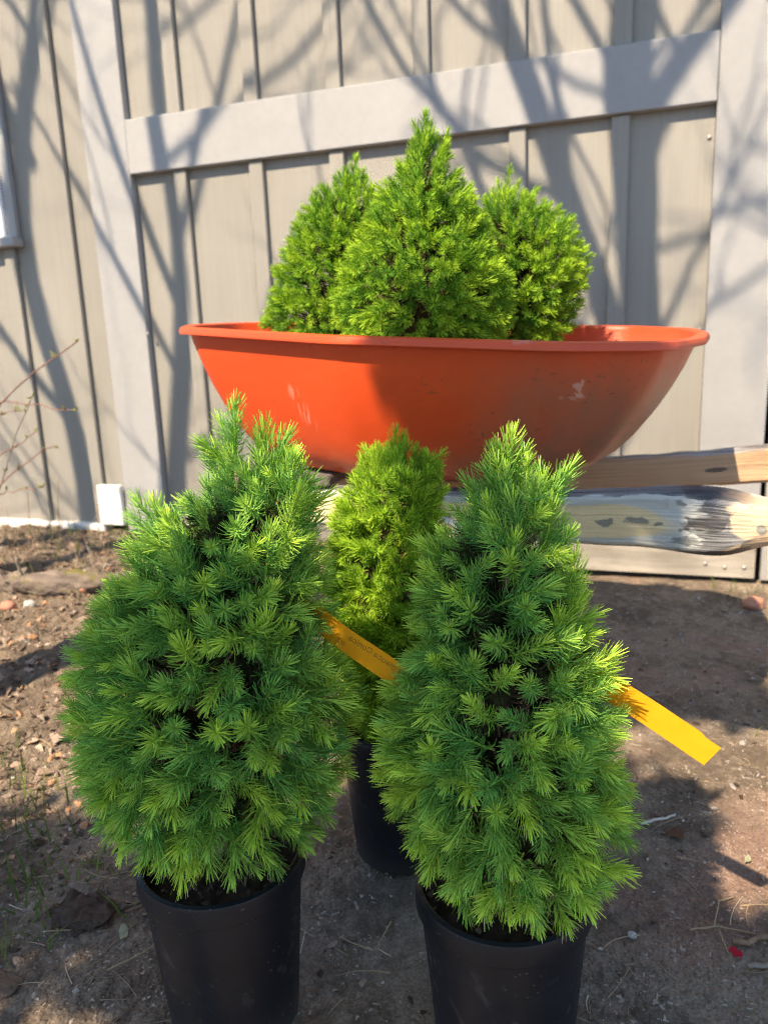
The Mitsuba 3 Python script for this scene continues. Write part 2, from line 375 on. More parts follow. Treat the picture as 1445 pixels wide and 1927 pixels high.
add('corner_trim', bbox([0.378, W0 - 0.03, -0.012], [0.52, W0 - 0.001, 3.2], 0.003), 'trim_paint', wall)
add('backing', bbox([-3.7, W0 + 0.05, -0.3], [1.95, W0 + 0.12, 3.2], 0.004), 'dark_gap', wall)

door = thing('barn_door', 'wide grey beige plank barn door with a broad cross rail', 'door')
dr_r = [-1.574, -1.27, -0.968, -0.666, -0.364, -0.0575]
cent = [r - 0.026 for r in dr_r]
for z0, z1 in ((1.5, 3.2), (0.0, 1.5)):
    panels(door, [-1.80] + cent + [0.18], z0 + 0.001, z1 - 0.001)
battens(door, dr_r, 1.593, 3.2)
battens(door, dr_r, 0.128, 1.405)
add('stile', bbox([-1.985, W0 - 0.030, -0.008], [-1.80, W0 + 0.01, 3.2], 0.003), 'trim_paint', door)
add('stile', bbox([0.18, W0 - 0.030, 0.1285], [0.362, W0 + 0.01, 3.2], 0.003), 'trim_paint', door)
add('cross_rail', bbox([-1.799, W0 - 0.034, 1.407], [0.179, W0 - 0.0005, 1.591], 0.003), 'trim_paint', door, label='broad smooth grey rail across the door')
add('bottom_rail', bbox([-1.799, W0 - 0.024, -0.010], [0.362, W0 - 0.0005, 0.126], 0.003), 'weathered_board', door, label='weathered grey board along the foot of the door')
for (x, y, z) in ((0.165, W0 - 0.003, 1.32), (0.165, W0 - 0.003, 0.775), (0.215, W0 - 0.027, 0.035), (0.272, W0 - 0.027, 0.026), (0.330, W0 - 0.027, 0.028), (-1.79, W0 - 0.037, 0.84)):
    s = trimesh.creation.icosphere(1, 0.0065); s.apply_scale([1, 0.6, 1]); s.apply_translation([x, y, z])
    add('screw', s, 'screw_metal', door, smooth=True)

win = thing('window', 'white framed window at the left edge with a grey sill', 'window')
wx0, wx1, wz0, wz1 = -3.25, -2.352, 1.197, 2.25
add('sill', bbox([wx0, W0 - 0.06, wz0], [wx1 + 0.008, W0 - 0.0005, wz0 + 0.035], 0.004), 'trim_paint', win)
for lo, hi in (([wx1 - 0.045, W0 - 0.026, wz0 + 0.036], [wx1, W0 - 0.0005, wz1]), ([wx0, W0 - 0.026, wz0 + 0.036], [wx0 + 0.045, W0 - 0.0005, wz1]), ([wx0 + 0.046, W0 - 0.026, wz1 - 0.06], [wx1 - 0.046, W0 - 0.0005, wz1])):
    add('casing', bbox(lo, hi, 0.003), 'trim_paint', win)
a0, a1, b0, b1 = wx0 + 0.046, wx1 - 0.046, wz0 + 0.036, wz1 - 0.061
for lo, hi in (([a1 - 0.055, W0 - 0.040, b0], [a1, W0 - 0.0005, b1]), ([a0, W0 - 0.040, b0], [a0 + 0.055, W0 - 0.0005, b1]), ([a0 + 0.056, W0 - 0.040, b0], [a1 - 0.056, W0 - 0.0005, b0 + 0.055]), ([a0 + 0.056, W0 - 0.040, b1 - 0.055], [a1 - 0.056, W0 - 0.0005, b1])):
    add('sash', bbox(lo, hi, 0.005), 'white_vinyl', win)
add('pane', (np.array([[a0 + .05, W0 - .02, b0 + .05], [a1 - .05, W0 - .02, b0 + .05], [a1 - .05, W0 - .02, b1 - .05], [a0 + .05, W0 - .02, b1 - .05]]), np.array([[0, 1, 2], [0, 2, 3]])), 'window_glass', win)
add('dark_room_sheet', bbox([a0 + .052, W0 - 0.008, b0 + .052], [a1 - .052, W0 - 0.003, b1 - .052], 0.001), 'room_dark', win)  # dark sheet behind the glass stands in for the unlit room

single('white_block', bbox([-2.104, W0 - 0.052, 0.080], [-1.992, W0 - 0.0215, 0.246], 0.004), 'white_paint', 'small white painted block at the foot of the wall by the door edge', 'block')

# ------------------------------------------------------------------ wheelbarrow
wb = thing('wheelbarrow', 'orange plastic tray wheelbarrow with hewn log handles', 'wheelbarrow')
from shapely.geometry import Polygon
def rounded(pts, rad, n=150):
    """a plan mirrored in y, its corners rounded, as n points from the nose round by +y"""
    full = pts + [(x, -y) for x, y in pts[::-1]]
    q = Polygon(full).buffer(-rad).buffer(rad, quad_segs=12)
    c = np.array(q.exterior.coords)[::-1][:-1]
    ang = np.arctan2(c[:, 1], -c[:, 0]) % (2 * math.pi)
    c = c[np.argsort(ang)]; c = np.vstack([c, c[0]])
    t = np.r_[0, np.cumsum(np.linalg.norm(np.diff(c, axis=0), axis=1))]
    u = np.linspace(0, t[-1], n, endpoint=False)
    # points at matching directions so that the rings of the tray line up
    return np.stack([np.interp(u, t, c[:, 0]), np.interp(u, t, c[:, 1])], 1)
plan = rounded([(-.462, .075), (-.39, .19), (.005, .338), (.36, .346), (.475, .27), (.505, .10)], .07)
bplan = rounded([(-.24, .04), (-.20, .11), (-.01, .195), (.19, .19), (.275, .13), (.29, .05)], .035)
TC = np.array([-0.418, 1.46, 0.0])
TY = -0.10
def tray_pt(xy, zfrac):
    """plan coordinates and depth fraction (0 = rim, 1 = bottom) to the world"""
    c, s = math.cos(TY), math.sin(TY)
    x = xy[:, 0] * c - xy[:, 1] * s; y = xy[:, 0] * s + xy[:, 1] * c
    zr = 0.797 - 0.062 * xy[:, 0] + 0.030 * xy[:, 1]
    zb = 0.541 - 0.006 * xy[:, 0]
    return np.stack([TC[0] + x, TC[1] + y, zr + (zb - zr) * zfrac], -1)
prof = [(0, 0), (.1, .03), (.25, .10), (.4, .185), (.55, .285), (.7, .41), (.82, .54), (.91, .68), (.97, .83), (1, 1.0), (1.0, 1.12)]
def shell(inset):
    rings = []
    for d, w in prof:
        w2 = min(w, 1.0)
        xy = plan * (1 - w2) + bplan * w2
        if w > 1: xy = bplan * 0.5
        k = np.linalg.norm(xy, axis=1, keepdims=True) + 1e-9
        xy = xy * (1 - inset / k)
        rings.append(tray_pt(xy, d) + [0, 0, inset * 0.8 * (d > 0.9)])
    return rings
def loft(rings, close_last=True, flip=False):
    n = len(rings[0]); V = np.vstack(rings); F = []
    for r in range(len(rings) - 1):
        j = np.arange(n); k = (j + 1) % n
        F.append(np.stack([r * n + j, r * n + k, (r + 1) * n + k], 1)); F.append(np.stack([r * n + j, (r + 1) * n + k, (r + 1) * n + j], 1))
    if close_last:
        V = np.vstack([V, rings[-1].mean(0)]); j = np.arange(n); k = (j + 1) % n
        F.append(np.stack([(len(rings) - 1) * n + j, (len(rings) - 1) * n + k, np.full(n, len(V) - 1)], 1))
    F = np.vstack(F)
    return V, (F[:, ::-1] if flip else F)
outer = shell(0.0); inner = shell(0.006)
tray = loft(outer + [])
trayi = loft(inner, flip=True)
add('tray', join([tray, trayi]), 'orange_plastic', wb, smooth=40)
# rolled lip
rimc = tray_pt(plan, 0.0); nrm = np.roll(plan, -1, 0) - np.roll(plan, 1, 0)
nrm = np.stack([-nrm[:, 1], nrm[:, 0]], 1); nrm /= np.linalg.norm(nrm, axis=1, keepdims=True)
if (nrm * plan).sum() < 0: nrm = -nrm
c_, s_ = math.cos(TY), math.sin(TY)
out3 = np.stack([nrm[:, 0] * c_ - nrm[:, 1] * s_, nrm[:, 0] * s_ + nrm[:, 1] * c_, 0 * nrm[:, 0]], 1)
sec = [(-.006, -.004), (-.004, .002), (.004, .0045), (.011, .0045), (.0165, .0020), (.019, -.004), (.0188, -.0085), (.0170, -.0095), (.0152, -.007), (.013, -.002), (.008, -.001), (0, -.008)]
rings = [rimc + out3 * a + np.array([0, 0, b]) for a, b in sec]
rings.append(rings[0])
add('rim', loft(rings, close_last=False), 'orange_plastic', wb, smooth=40, label='rolled orange lip of the tray')

def log_mesh(path, hs, ws, facet, n=96, sides=48, wob=0.002):
    """a hewn log: path points, half heights and half widths along it, facet 0..1 how much is sawn flat towards -y"""
    P = spline(np.column_stack([path, hs, ws, facet]), n)
    C, hh, hw, fc = P[:, :3], P[:, 3], P[:, 4], np.clip(P[:, 5], 0, 1)
    t = np.gradient(C, axis=0); t /= np.linalg.norm(t, axis=1, keepdims=True)
    fr = np.cross([0, 0, 1.0], t); fr /= np.linalg.norm(fr, axis=1, keepdims=True)       # sideways
    fr = np.where(fr[:, 1:2] > 0, -fr, fr)
    up = np.cross(t, fr); up = np.where(up[:, 2:3] < 0, -up, up)
    k = np.arange(sides + 1) / sides
    ang = (k - 0.5) * 2 * math.pi       # 0 faces -y, a = 0.5
    s = np.r_[0, np.cumsum(np.linalg.norm(np.diff(C, axis=0), axis=1))]
    co, si = np.cos(ang), np.sin(ang)
    side = np.sign(co) * np.abs(co) ** 0.8
    V = []
    for i in range(n):
        f = side * hw[i]
        lim = hw[i] * (1 - 0.30 * fc[i])
        f = np.minimum(f, lim)
        f = np.maximum(f, -lim * 1.05)
        z = np.sign(si) * np.abs(si) ** 0.85 * hh[i]
        pt = C[i] + fr[i] * f[:, None] + up[i] * z[:, None]
        pt = pt + fr[i] * ((meshkit.noise(pt * 38, 5) - 0.5) * wob * 2)[:, None] + up[i] * ((meshkit.noise(pt * 24, 6) - 0.5) * wob * 2)[:, None]
        pt[-1] = pt[0]
        V.append(pt)
    V = np.vstack(V); m = sides + 1; F = []
    for i in range(n - 1):
        j = np.arange(sides)
        F.append(np.stack([i * m + j, i * m + j + 1, (i + 1) * m + j + 1], 1)); F.append(np.stack([i * m + j, (i + 1) * m + j + 1, (i + 1) * m + j], 1))
    uv = np.stack([np.repeat(s, m), np.tile(k, n)], 1)
    c0 = len(V); V = np.vstack([V, C[0], C[-1]]); uv = np.vstack([uv, [s[0], .5], [s[-1], .5]])
    j = np.arange(sides)
    F.append(np.stack([np.full(sides, c0), j + 1, j], 1)); F.append(np.stack([np.full(sides, c0 + 1), (n - 1) * m + j, (n - 1) * m + j + 1], 1))
    return V, np.vstack(F), uv
H1 = np.array([(-.98, 1.395, .355), (-.85, 1.365, .41), (-.65, 1.315, .470), (-.30, 1.255, .488), (-.05, 1.205, .500), (.06, 1.184, .505), (.11, 1.174, .506), (.145, 1.167, .508), (.18, 1.16, .511), (.23, 1.15, .514), (.48, 1.10, .525)])
v, f, uv = log_mesh(H1, [.030, .031, .033, .041, .0435, .049, .0495, .043, .033, .027, .025], [.026, .027, .028, .034, .037, .040, .041, .038, .032, .027, .025], [1, 1, 1, 1, 1, 1, .7, .3, 0, 0, 0], n=140)
L0 = np.linalg.norm(np.diff(H1, axis=0), axis=1).sum()
uv[:, 0] = uv[:, 0] - (np.interp(.08, v[:-2].reshape(140, -1, 3)[:, 0, 0], uv[:-2].reshape(140, -1, 2)[:, 0, 0]) - 0.79)
add('handle', (v, f), 'hewn_wood', wb, smooth=True, uv=uv, label='near log handle with a sawn pale face, grey edges and knots')
H2 = np.array([(-.98, 1.495, .355), (-.85, 1.52, .41), (-.65, 1.57, .468), (-.30, 1.615, .482), (-.1, 1.64, .489), (.1, 1.665, .498), (.3, 1.69, .513), (.5, 1.712, .527), (.75, 1.74, .537)])
v, f, uv = log_mesh(H2, [.030, .031, .033, .034, .034, .036, .038, .030, .025], [.026, .027, .028, .03, .03, .03, .03, .028, .025], [1, 1, 1, 1, 1, 1, 1, .3, 0], n=90)
uv[:, 0] = uv[:, 0] - 0.36
add('handle', (v, f), 'tan_wood', wb, smooth=True, uv=uv, label='far log handle, tan and shaded, beyond the near one')
for x, y0, y1 in ((-.58, 1.27, 1.62), (-.17, 1.21, 1.68)):
    add('cross_board', bbox([x - .045, y0, .522], [x + .045, y1, .541], 0.003), 'dark_wood', wb)
for y, k in ((1.225, 1), (1.645, -1)):
    add('leg', tube([(-.24, y, .46), (-.23, y - .02 * k, .24), (-.22, y - .03 * k, float(gz(-.22, y)) + .004)], [.018, .017, .016], 8), 'steel', wb, smooth=40)
    add('brace', tube([(-.25, y, .455), (-.42, y + .04 * k, .52)], .010, 6), 'steel', wb)
wh = trimesh.creation.torus(0.125, 0.038, 32, 14); wh.apply_transform(trimesh.transformations.rotation_matrix(math.pi / 2, [1, 0, 0])); wh.apply_translation([-.90, 1.445, 0.175])
wk = add('wheel', wh, 'black_rubber', wb, smooth=True)
hub = trimesh.creation.cylinder(0.115, 0.03, sections=28); hub.apply_transform(trimesh.transformations.rotation_matrix(math.pi / 2, [1, 0, 0])); hub.apply_translation([-.90, 1.445, 0.175])
add('hub', hub, 'steel', wk, smooth=40)
add('axle', tube([(-.90, 1.375, .175), (-.90, 1.515, .175)], .009, 8), 'steel', wb)
for y in (1.392, 1.498):
    add('axle_bracket', tube([(-.90, y, .385), (-.90, y, .168)], .008, 6), 'steel', wb)

# ------------------------------------------------------------------ spruce shoots
def make_shoot(n, L, nl, nw, seed, fresh):
    """a shoot along +z from the origin: returns vertices, faces, uv of its needles and the stem's polyline"""
    g = np.random.default_rng(seed)
    bend = g.uniform(-.16, .16, 2)
    s = np.linspace(0.06, 1.0, n) ** 0.92
    def stem(q): return np.stack([bend[0] * L * q * q, bend[1] * L * q * q, q * L], -1)
    base = stem(s)
    tang = np.stack([2 * bend[0] * s, 2 * bend[1] * s, np.ones(n)], -1); tang /= np.linalg.norm(tang, axis=1, keepdims=True)
    az = np.arange(n) * 2.39996 + g.normal(0, .35, n)
    pol = np.radians(np.interp(s, [0, .7, .93, 1], [64, 52, 38, 16]) + g.normal(0, 9, n))
    ln = nl * np.interp(s, [0, .15, .8, 1], [.75, 1, .95, .72]) * g.uniform(.82, 1.12, n)
    side = np.stack([np.cos(az), np.sin(az), 0 * az], -1)
    side = side - tang * (side * tang).sum(1, keepdims=True); side /= np.linalg.norm(side, axis=1, keepdims=True)
    d0 = np.cos(pol)[:, None] * tang + np.sin(pol)[:, None] * side
    d1 = d0 + g.uniform(.3, 1.0, n)[:, None] * tang; d1 /= np.linalg.norm(d1, axis=1, keepdims=True)
    w = np.cross(d0, tang) + 0.9 * g.normal(0, .5, (n, 1)) * np.cross(d0, np.cross(d0, tang))
    w /= np.linalg.norm(w, axis=1, keepdims=True) + 1e-9
    mid = base + d0 * (ln * .5)[:, None]; tip = mid + d1 * (ln * .5)[:, None]
    V = np.stack([base - w * nw * .40, base + w * nw * .40, mid - w * nw * .5, mid + w * nw * .5, tip - w * nw * .24, tip + w * nw * .24], 1).reshape(-1, 3)
    o = np.arange(n)[:, None] * 6
    F = np.concatenate([o + [0, 1, 3], o + [0, 3, 2], o + [2, 3, 5], o + [2, 5, 4]], 0)
    k = np.clip(fresh + .75 * sst(.55, 1.0, s) * (0.35 + fresh) + g.normal(0, .10, n), 0, 1)
    U = np.stack([np.repeat(k, 6), (np.array([.35, .35, .75, .75, 1.0, 1.0])[None] * g.uniform(.35, 1.15, (n, 1))).ravel()], 1)
    # a thin green stem, three-sided
    q = np.linspace(0, 1, 5); c = stem(q); r = np.interp(q, [0, 1], [.0013, .0008]) * (nw / .0012)
    sv, sf = tube(c, r, 3, cap=False)
    F = np.vstack([F, sf + len(V)]); V = np.vstack([V, sv]); U = np.vstack([U, np.tile([min(fresh + .45, 1), .8], (len(sv), 1))])
    return V, F, U

FRONT = [make_shoot(118 + 9 * (k % 4), .056 + .008 * (k % 4), .0242, .00125, 100 + k, [.05, .2, .38, .12, .6][k % 5]) for k in range(20)]
SUNLIT = [make_shoot(100 + 9 * (k % 3), .052 + .007 * (k % 3), .0215, .0013, 500 + k, [.55, .75, .95, .65][k % 4]) for k in range(10)]  # newer tone stands in for sunlight on the middle spruce
BACK = [make_shoot(92, .052 + .007 * (k % 3), .0205, .0017, 300 + k, [.25, .5, .75, .4][k % 4]) for k in range(12)]
shoot_ply = {}
def shape_of(lib, name, k, bsdf):
    if (name, k) not in shoot_ply:
        V, F, U = lib[k]; shoot_ply[(name, k)] = mikit.ply((V, F), bsdf, uv=U)
    return shoot_ply[(name, k)]

def crown_points(rows, n_target, mind, g, squash=1.0, plump=.84):
    R = np.array(rows)[::-1]                       # from the bottom up
    z, c, r = R[:, 2], R[:, :2], R[:, 3]
    out, out_dir = np.zeros((n_target, 3)), []
    zz = np.linspace(z[0], z[-1], 400); wgt = np.interp(zz, z, r) + .012
    cdf = np.cumsum(wgt) / wgt.sum()
    for _ in range(n_target * 14):
        h = np.interp(g.random(), cdf, zz); th = g.uniform(0, 2 * math.pi)
        cx, cy, rr = np.interp(h, z, c[:, 0]), np.interp(h, z, c[:, 1]), np.interp(h, z, r)
        lump = meshkit.noise(np.array([math.cos(th) * 2.4, math.sin(th) * 2.4, h * 17]), int(g.integers(1)) + 5)
        rad = max(rr * (plump + .08 * (h - z[0]) / (z[-1] - z[0]) + 0.22 * lump) - .006, .004)
        p = np.array([cx + rad * math.cos(th), cy + squash * rad * math.sin(th), h])
        m = len(out_dir)
        if m and (((out[:m] - p) ** 2).sum(1) < (mind * (0.75 + .5 * g.random())) ** 2).any():
            continue
        out[m] = p; out_dir.append((th, (h - z[0]) / (z[-1] - z[0])))
        if len(out_dir) >= n_target: break
    return out[:len(out_dir)], out_dir, (z, c, r)

def spruce_crown(key, rows, lib, libname, bsdf, n_out, mind, parts, leaders=(), seed=1, fill=260, scale=1.0, squash=1.0, plump=.84, drop=.0):
    g = np.random.default_rng(seed)
    # the rows give the outline with its needles; the stems end a little lower
    zlo = rows[-1][2]; f = 1 - drop / (rows[0][2] - zlo)
    rows = [(x, y, zlo + (q - zlo) * f, r) for x, y, q, r in rows]
    leaders = [(x, y, zlo + (q - zlo) * f, d, sc_) for x, y, q, d, sc_ in leaders]
    pts, dirs, (z, c, r) = crown_points(rows, n_out, mind, g, squash, plump)
    todo, twigs = [], []
    for p, (th, h) in zip(pts, dirs):
        el = np.radians(np.interp(h, [0, .12, .4, .75, .92, 1], [-34, -18, 12, 38, 62, 78]) + g.normal(0, 17))
        t2 = th + g.normal(0, .38)
        d = np.array([math.cos(t2) * math.cos(el), math.sin(t2) * math.cos(el), math.sin(el)])
        s = scale * g.uniform(.62, 1.18) * (1.0 if h < .85 else .85)
        todo.append((p, d, s, True))
    z0, z1 = z[0], z[-1]
    inner = []
    for _ in range(fill):                                     # old brown shoots inside, darkened to paint the shaded gaps
        h = g.uniform(z0 + .02, z1 - .04)
        if np.interp(h, z, r) < .075: continue
        k = g.uniform(.35, .74); th = g.uniform(0, 2 * math.pi)
        rr = np.interp(h, z, r) * k
        p = np.array([np.interp(h, z, c[:, 0]) + rr * math.cos(th), np.interp(h, z, c[:, 1]) + squash * rr * math.sin(th), h])
        el = g.normal(.15, .4)
        todo.append((p, np.array([math.cos(th) * math.cos(el), math.sin(th) * math.cos(el), math.sin(el)]), scale * g.uniform(.7, .95), False))
    for (lx, ly, lz, d, s) in leaders:
        todo.append((np.array([lx, ly, lz]), np.array(d, float), s * scale, True))
    toC = CAM - np.array([c[:, 0].mean(), c[:, 1].mean(), z.mean()])
    front = []
    for (p, d, s, o) in todo:
        k = int(g.integers(len(lib))); V, F, U = lib[k]
        d = d / np.linalg.norm(d)
        L = V[:, 2].max() * s
        L0 = lib[k][0][-3:, 2].mean() * s            # the stem's own length
        b = p - d * L0
        M = mat4(rot_to(d, g.uniform(0, 6.28)), b, s)
        zz = b[2] - g.uniform(.03, .06)
        ax = np.array([np.interp(zz, z, c[:, 0]), np.interp(zz, z, c[:, 1]), zz])
        twigs.append(tube([ax, .45 * ax + .55 * b - [0, 0, .006], b, b + d * .004], [.0020, .0016, .0012, .0010], 4, cap=False))
        dist = np.linalg.norm(p - CAM)
        score = (1 if (p - [ax[0], ax[1], p[2]]) @ toC > -0.01 else 0) * (1 if o else 0) * s / dist
        if o: front.append((score, k, M))
        else: inner.append((0, k, M))
    front.sort(key=lambda x: -x[0])
    pick = [x for x in front[:parts] if x[0] > 0]
    rest = front[len(pick):]
    Vs, Fs, Us, o = [], [], [], 0
    for _, k, M in inner:
        V, F, U = lib[k]; Vs.append(V @ M[:3, :3].T + M[:3, 3]); Fs.append(F + o); o += len(V)
    inner_mesh = (np.vstack(Vs), np.vstack(Fs))
    Vs, Fs, Us, o = [], [], [], 0
    for _, k, M in rest:
        V, F, U = lib[k]; Vs.append(V @ M[:3, :3].T + M[:3, 3]); Fs.append(F + o); Us.append(U * [0.8, 1]); o += len(V)
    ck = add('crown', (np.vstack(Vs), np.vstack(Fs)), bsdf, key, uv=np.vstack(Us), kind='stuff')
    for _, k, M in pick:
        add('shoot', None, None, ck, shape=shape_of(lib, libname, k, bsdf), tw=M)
    add('shaded_old_shoots', inner_mesh, 'inner_needle', key, kind='stuff', label='brown old needles inside the crown, darkened for shade in the gaps')
    add('branches', join(twigs), 'twig_bark', key, kind='stuff')
    zt = z1 - .08
    P = [(np.interp(h, z, c[:, 0]), np.interp(h, z, c[:, 1]), h) for h in np.linspace(z0 - .03, zt, 9)]
    add('trunk', tube(P, np.linspace(.011, .003, 9), 7), 'twig_bark', key, smooth=50)

def pot(key, x, y, z0, s=1.0, tilt=(0, 0), seed=0):
    H = 1.155
    pr = [(0, 0), (.066, 0), (.0755, .003), (.077, .006), (.0915, .160), (.0920, .1655), (.0962, .1665), (.0978, .170), (.0978, .1842), (.0962, .1886), (.0920, .1900), (.0900, .1890), (.0890, .186), (.0885, .160), (.074, .01), (0, .01)]
    pr = [(a * .965, b * H) for a, b in pr]
    Rm = trimesh.transformations.euler_matrix(tilt[0], tilt[1], seed * 1.3)
    body, rim = lathe(pr[:6] + pr[13:], 72), lathe(pr[5:14] + [pr[5]], 72)
    def place(V):
        V = V * s; return V @ Rm[:3, :3].T + [x, y, z0]
    pk = add('pot', (place(body[0]), body[1]), 'black_pot_plastic', key, smooth=35)
    add('rim', (place(rim[0]), rim[1]), 'black_pot_plastic', pk, smooth=35)
    g = np.random.default_rng(40 + seed)
    rr = np.linspace(0, .0856, 22); aa = np.arange(64) * 2 * math.pi / 64
    V = np.stack([rr[:, None] * np.cos(aa), rr[:, None] * np.sin(aa), 0 * rr[:, None] + 0 * aa], -1)
    V[..., 2] = .170 * H + (meshkit.fbm(V * 60 + seed, 3) - .5) * .022
    F = []
    for i in range(21):
        j = np.arange(64); k = (j + 1) % 64
        F.append(np.stack([i * 64 + j, (i + 1) * 64 + j, (i + 1) * 64 + k], 1)); F.append(np.stack([i * 64 + j, (i + 1) * 64 + k, i * 64 + k], 1))
    sk = add('soil', (place(V.reshape(-1, 3)), np.vstack(F)), 'potting_soil', key, smooth=True)
    chips, us = [], []
    for _ in range(70):
        a, q = g.uniform(0, 6.28), .080 * math.sqrt(g.random())
        c = np.array([q * math.cos(a), q * math.sin(a), .176 * H]); m = quick_chip(g, g.uniform(.003, .009))
        v = m[0] @ rot_to(g.normal(0, 1, 3) + [0, 0, 1.5], g.uniform(0, 6.28)).T + c
        chips.append((place(v), m[1])); us.append(np.full(len(v), .55 * g.random() ** 2))
    u = np.concatenate(us)
    add('soil_crumbs', join(chips), 'bark_litter', key, uv=np.stack([u, u], 1), kind='stuff')

def chip(g, s, flat=None):
    n = int(g.integers(7, 11)); fl = flat if flat else g.uniform(.18, .45)
    p = g.normal(0, 1, (n, 3)); p /= np.linalg.norm(p, axis=1, keepdims=True)
    p *= g.uniform(.7, 1.1, (n, 1)); p *= np.array([1, g.uniform(.45, .85), fl]) * s
    m = trimesh.convex.convex_hull(p)
    return vf(m)
_chips = {}
def quick_chip(g, s, flat=None):
    """a chip of one of 70 shapes"""
    if flat not in _chips:
        q = np.random.default_rng(60); _chips[flat] = [chip(q, 1.0, flat) for _ in range(70)]
    v, f = _chips[flat][int(g.integers(70))]
    return v * s * g.uniform(.8, 1.2, 3), f
_Z = GV[:, 2].reshape(X.shape)
def ground_z(x, y):
    """the ground's height, from its own grid"""
    i = min(max(int(np.searchsorted(xs, x)) - 1, 0), len(xs) - 2); j = min(max(int(np.searchsorted(ys, y)) - 1, 0), len(ys) - 2)
    a, b = (x - xs[i]) / (xs[i + 1] - xs[i]), (y - ys[j]) / (ys[j + 1] - ys[j])
    return (1 - a) * (1 - b) * _Z[i, j] + a * (1 - b) * _Z[i + 1, j] + (1 - a) * b * _Z[i, j + 1] + a * b * _Z[i + 1, j + 1]

ROWS_L = [(-0.340,0.675,0.715,0.006),(-0.342,0.675,0.695,0.028),(-0.346,0.672,0.679,0.042),(-0.367,0.67,0.652,0.071),(-0.396,0.668,0.596,0.101),(-0.421,0.665,0.538,0.128),(-0.429,0.665,0.478,0.149),(-0.426,0.665,0.418,0.163),(-0.438,0.665,0.353,0.159),(-0.452,0.665,0.300,0.154),(-0.444,0.665,0.268,0.138),(-0.44,0.665,0.250,0.105)]
ROWS_R = [(-0.121,0.710,0.698,0.008),(-0.109,0.710,0.674,0.036),(-0.112,0.710,0.648,0.052),(-0.122,0.710,0.597,0.079),(-0.128,0.710,0.543,0.094),(-0.118,0.710,0.488,0.108),(-0.119,0.710,0.431,0.126),(-0.128,0.710,0.371,0.130),(-0.128,0.710,0.310,0.140),(-0.115,0.710,0.275,0.135),(-0.112,0.710,0.255,0.122),(-0.115,0.710,0.243,0.095)]
ROWS_M = [(-0.318,1.000,0.656,0.012),(-0.315,1.000,0.629,0.055),(-0.319,1.000,0.592,0.071),(-0.333,1.000,0.553,0.079),(-0.335,1.000,0.515,0.091),(-0.328,1.000,0.436,0.106),(-0.321,1.000,0.355,0.113),(-0.315,1.000,0.285,0.106),(-0.318,1.000,0.245,0.095),(-0.318,1.000,0.222,0.075)]
ROWS_BC = [(-0.353,1.330,1.135,0.016),(-0.348,1.330,1.105,0.036),(-0.352,1.330,1.070,0.052),(-0.359,1.330,1.030,0.075),(-0.357,1.330,0.987,0.100),(-0.362,1.330,0.945,0.113),(-0.366,1.330,0.902,0.139),(-0.363,1.330,0.849,0.148),(-0.357,1.330,0.795,0.146),(-0.353,1.330,0.745,0.10)]
ROWS_BL = [(-0.548,1.500,1.120,0.022),(-0.561,1.500,1.080,0.062),(-0.558,1.500,1.027,0.096),(-0.564,1.500,0.978,0.115),(-0.574,1.500,0.928,0.132),(-0.585,1.500,0.878,0.141),(-0.593,1.500,0.826,0.142),(-0.598,1.500,0.773,0.128),(-0.59,1.50,0.74,0.09)]
ROWS_BR = [(-0.262,1.550,1.062,0.025),(-0.252,1.550,1.040,0.062),(-0.234,1.550,1.003,0.098),(-0.230,1.550,0.968,0.112),(-0.228,1.550,0.919,0.120),(-0.228,1.550,0.870,0.118),(-0.230,1.550,0.810,0.108),(-0.235,1.550,0.745,0.085)]

pl = thing('potted_spruce', 'broad potted dwarf spruce at front left, widest of the three on the ground', 'potted plant', 'spruces in black pots on the dirt')
pot(pl, -.436, .662, float(ground_z(-.436, .662)) + .001, 1.0, (.0, .0), 1)
ldL = [(-.345, .672, .722, (.05, 0, 1), 1.1), (-.332, .68, .712, (.35, .1, 1), 1.0), (-.362, .675, .708, (-.3, .05, 1), 1.0), (-.315, .675, .69, (.7, -.1, 1), 1.1), (-.30, .67, .672, (.9, 0, .8), 1.1), (-.29, .665, .645, (1, -.1, .55), 1.2),
       (-.46, .80, .735, (-.05, 0, 1), 1.1), (-.475, .80, .715, (-.4, 0, 1), 1.0), (-.445, .80, .715, (.3, 0, 1), 1.0), (-.49, .80, .69, (-.6, -.1, .8), 1.1), (-.47, .79, .69, (-.2, -.4, 1), 1.2), (-.445, .79, .68, (.1, -.4, 1), 1.1), (-.495, .79, .655, (-.7, -.2, .8), 1.2), (-.46, .78, .65, (0, -.5, .8), 1.2), (-.50, .78, .62, (-.7, -.2, .7), 1.2), (-.43, .77, .64, (.2, -.3, .9), 1.2), (-.47, .77, .61, (-.2, -.5, .6), 1.2),
       (-.56, .75, .625, (-.5, -.1, 1), 1.1), (-.545, .75, .615, (-.2, -.3, 1), 1.1), (-.575, .745, .60, (-.8, -.1, .6), 1.1), (-.53, .74, .60, (-.1, -.4, .8), 1.2), (-.55, .74, .58, (-.6, -.3, .6), 1.2)]
spruce_crown(pl, ROWS_L, FRONT, 'f', 'needle', 600, .0238, 300, ldL, 11, 210, .96, .80, .84, .020)
pr_ = thing('potted_spruce', 'cone shaped potted dwarf spruce at front right with a spiky tip', 'potted plant', 'spruces in black pots on the dirt')
pot(pr_, -.123, .709, float(ground_z(-.123, .709)) + .001, 1.0, (.0, .0), 2)
ldR = [(-.121, .71, .706, (0, 0, 1), 1.1), (-.110, .71, .69, (.3, -.1, 1), 1.0), (-.133, .71, .69, (-.3, -.1, 1), 1.0), (-.072, .712, .678, (.3, 0, 1), 1.05), (-.06, .71, .66, (.7, 0, .8), 1.0), (-.085, .70, .665, (.1, -.3, 1), 1.0), (-.155, .71, .66, (-.6, 0, 1), 1.0), (-.12, .69, .68, (0, -.4, 1), 1.0)]
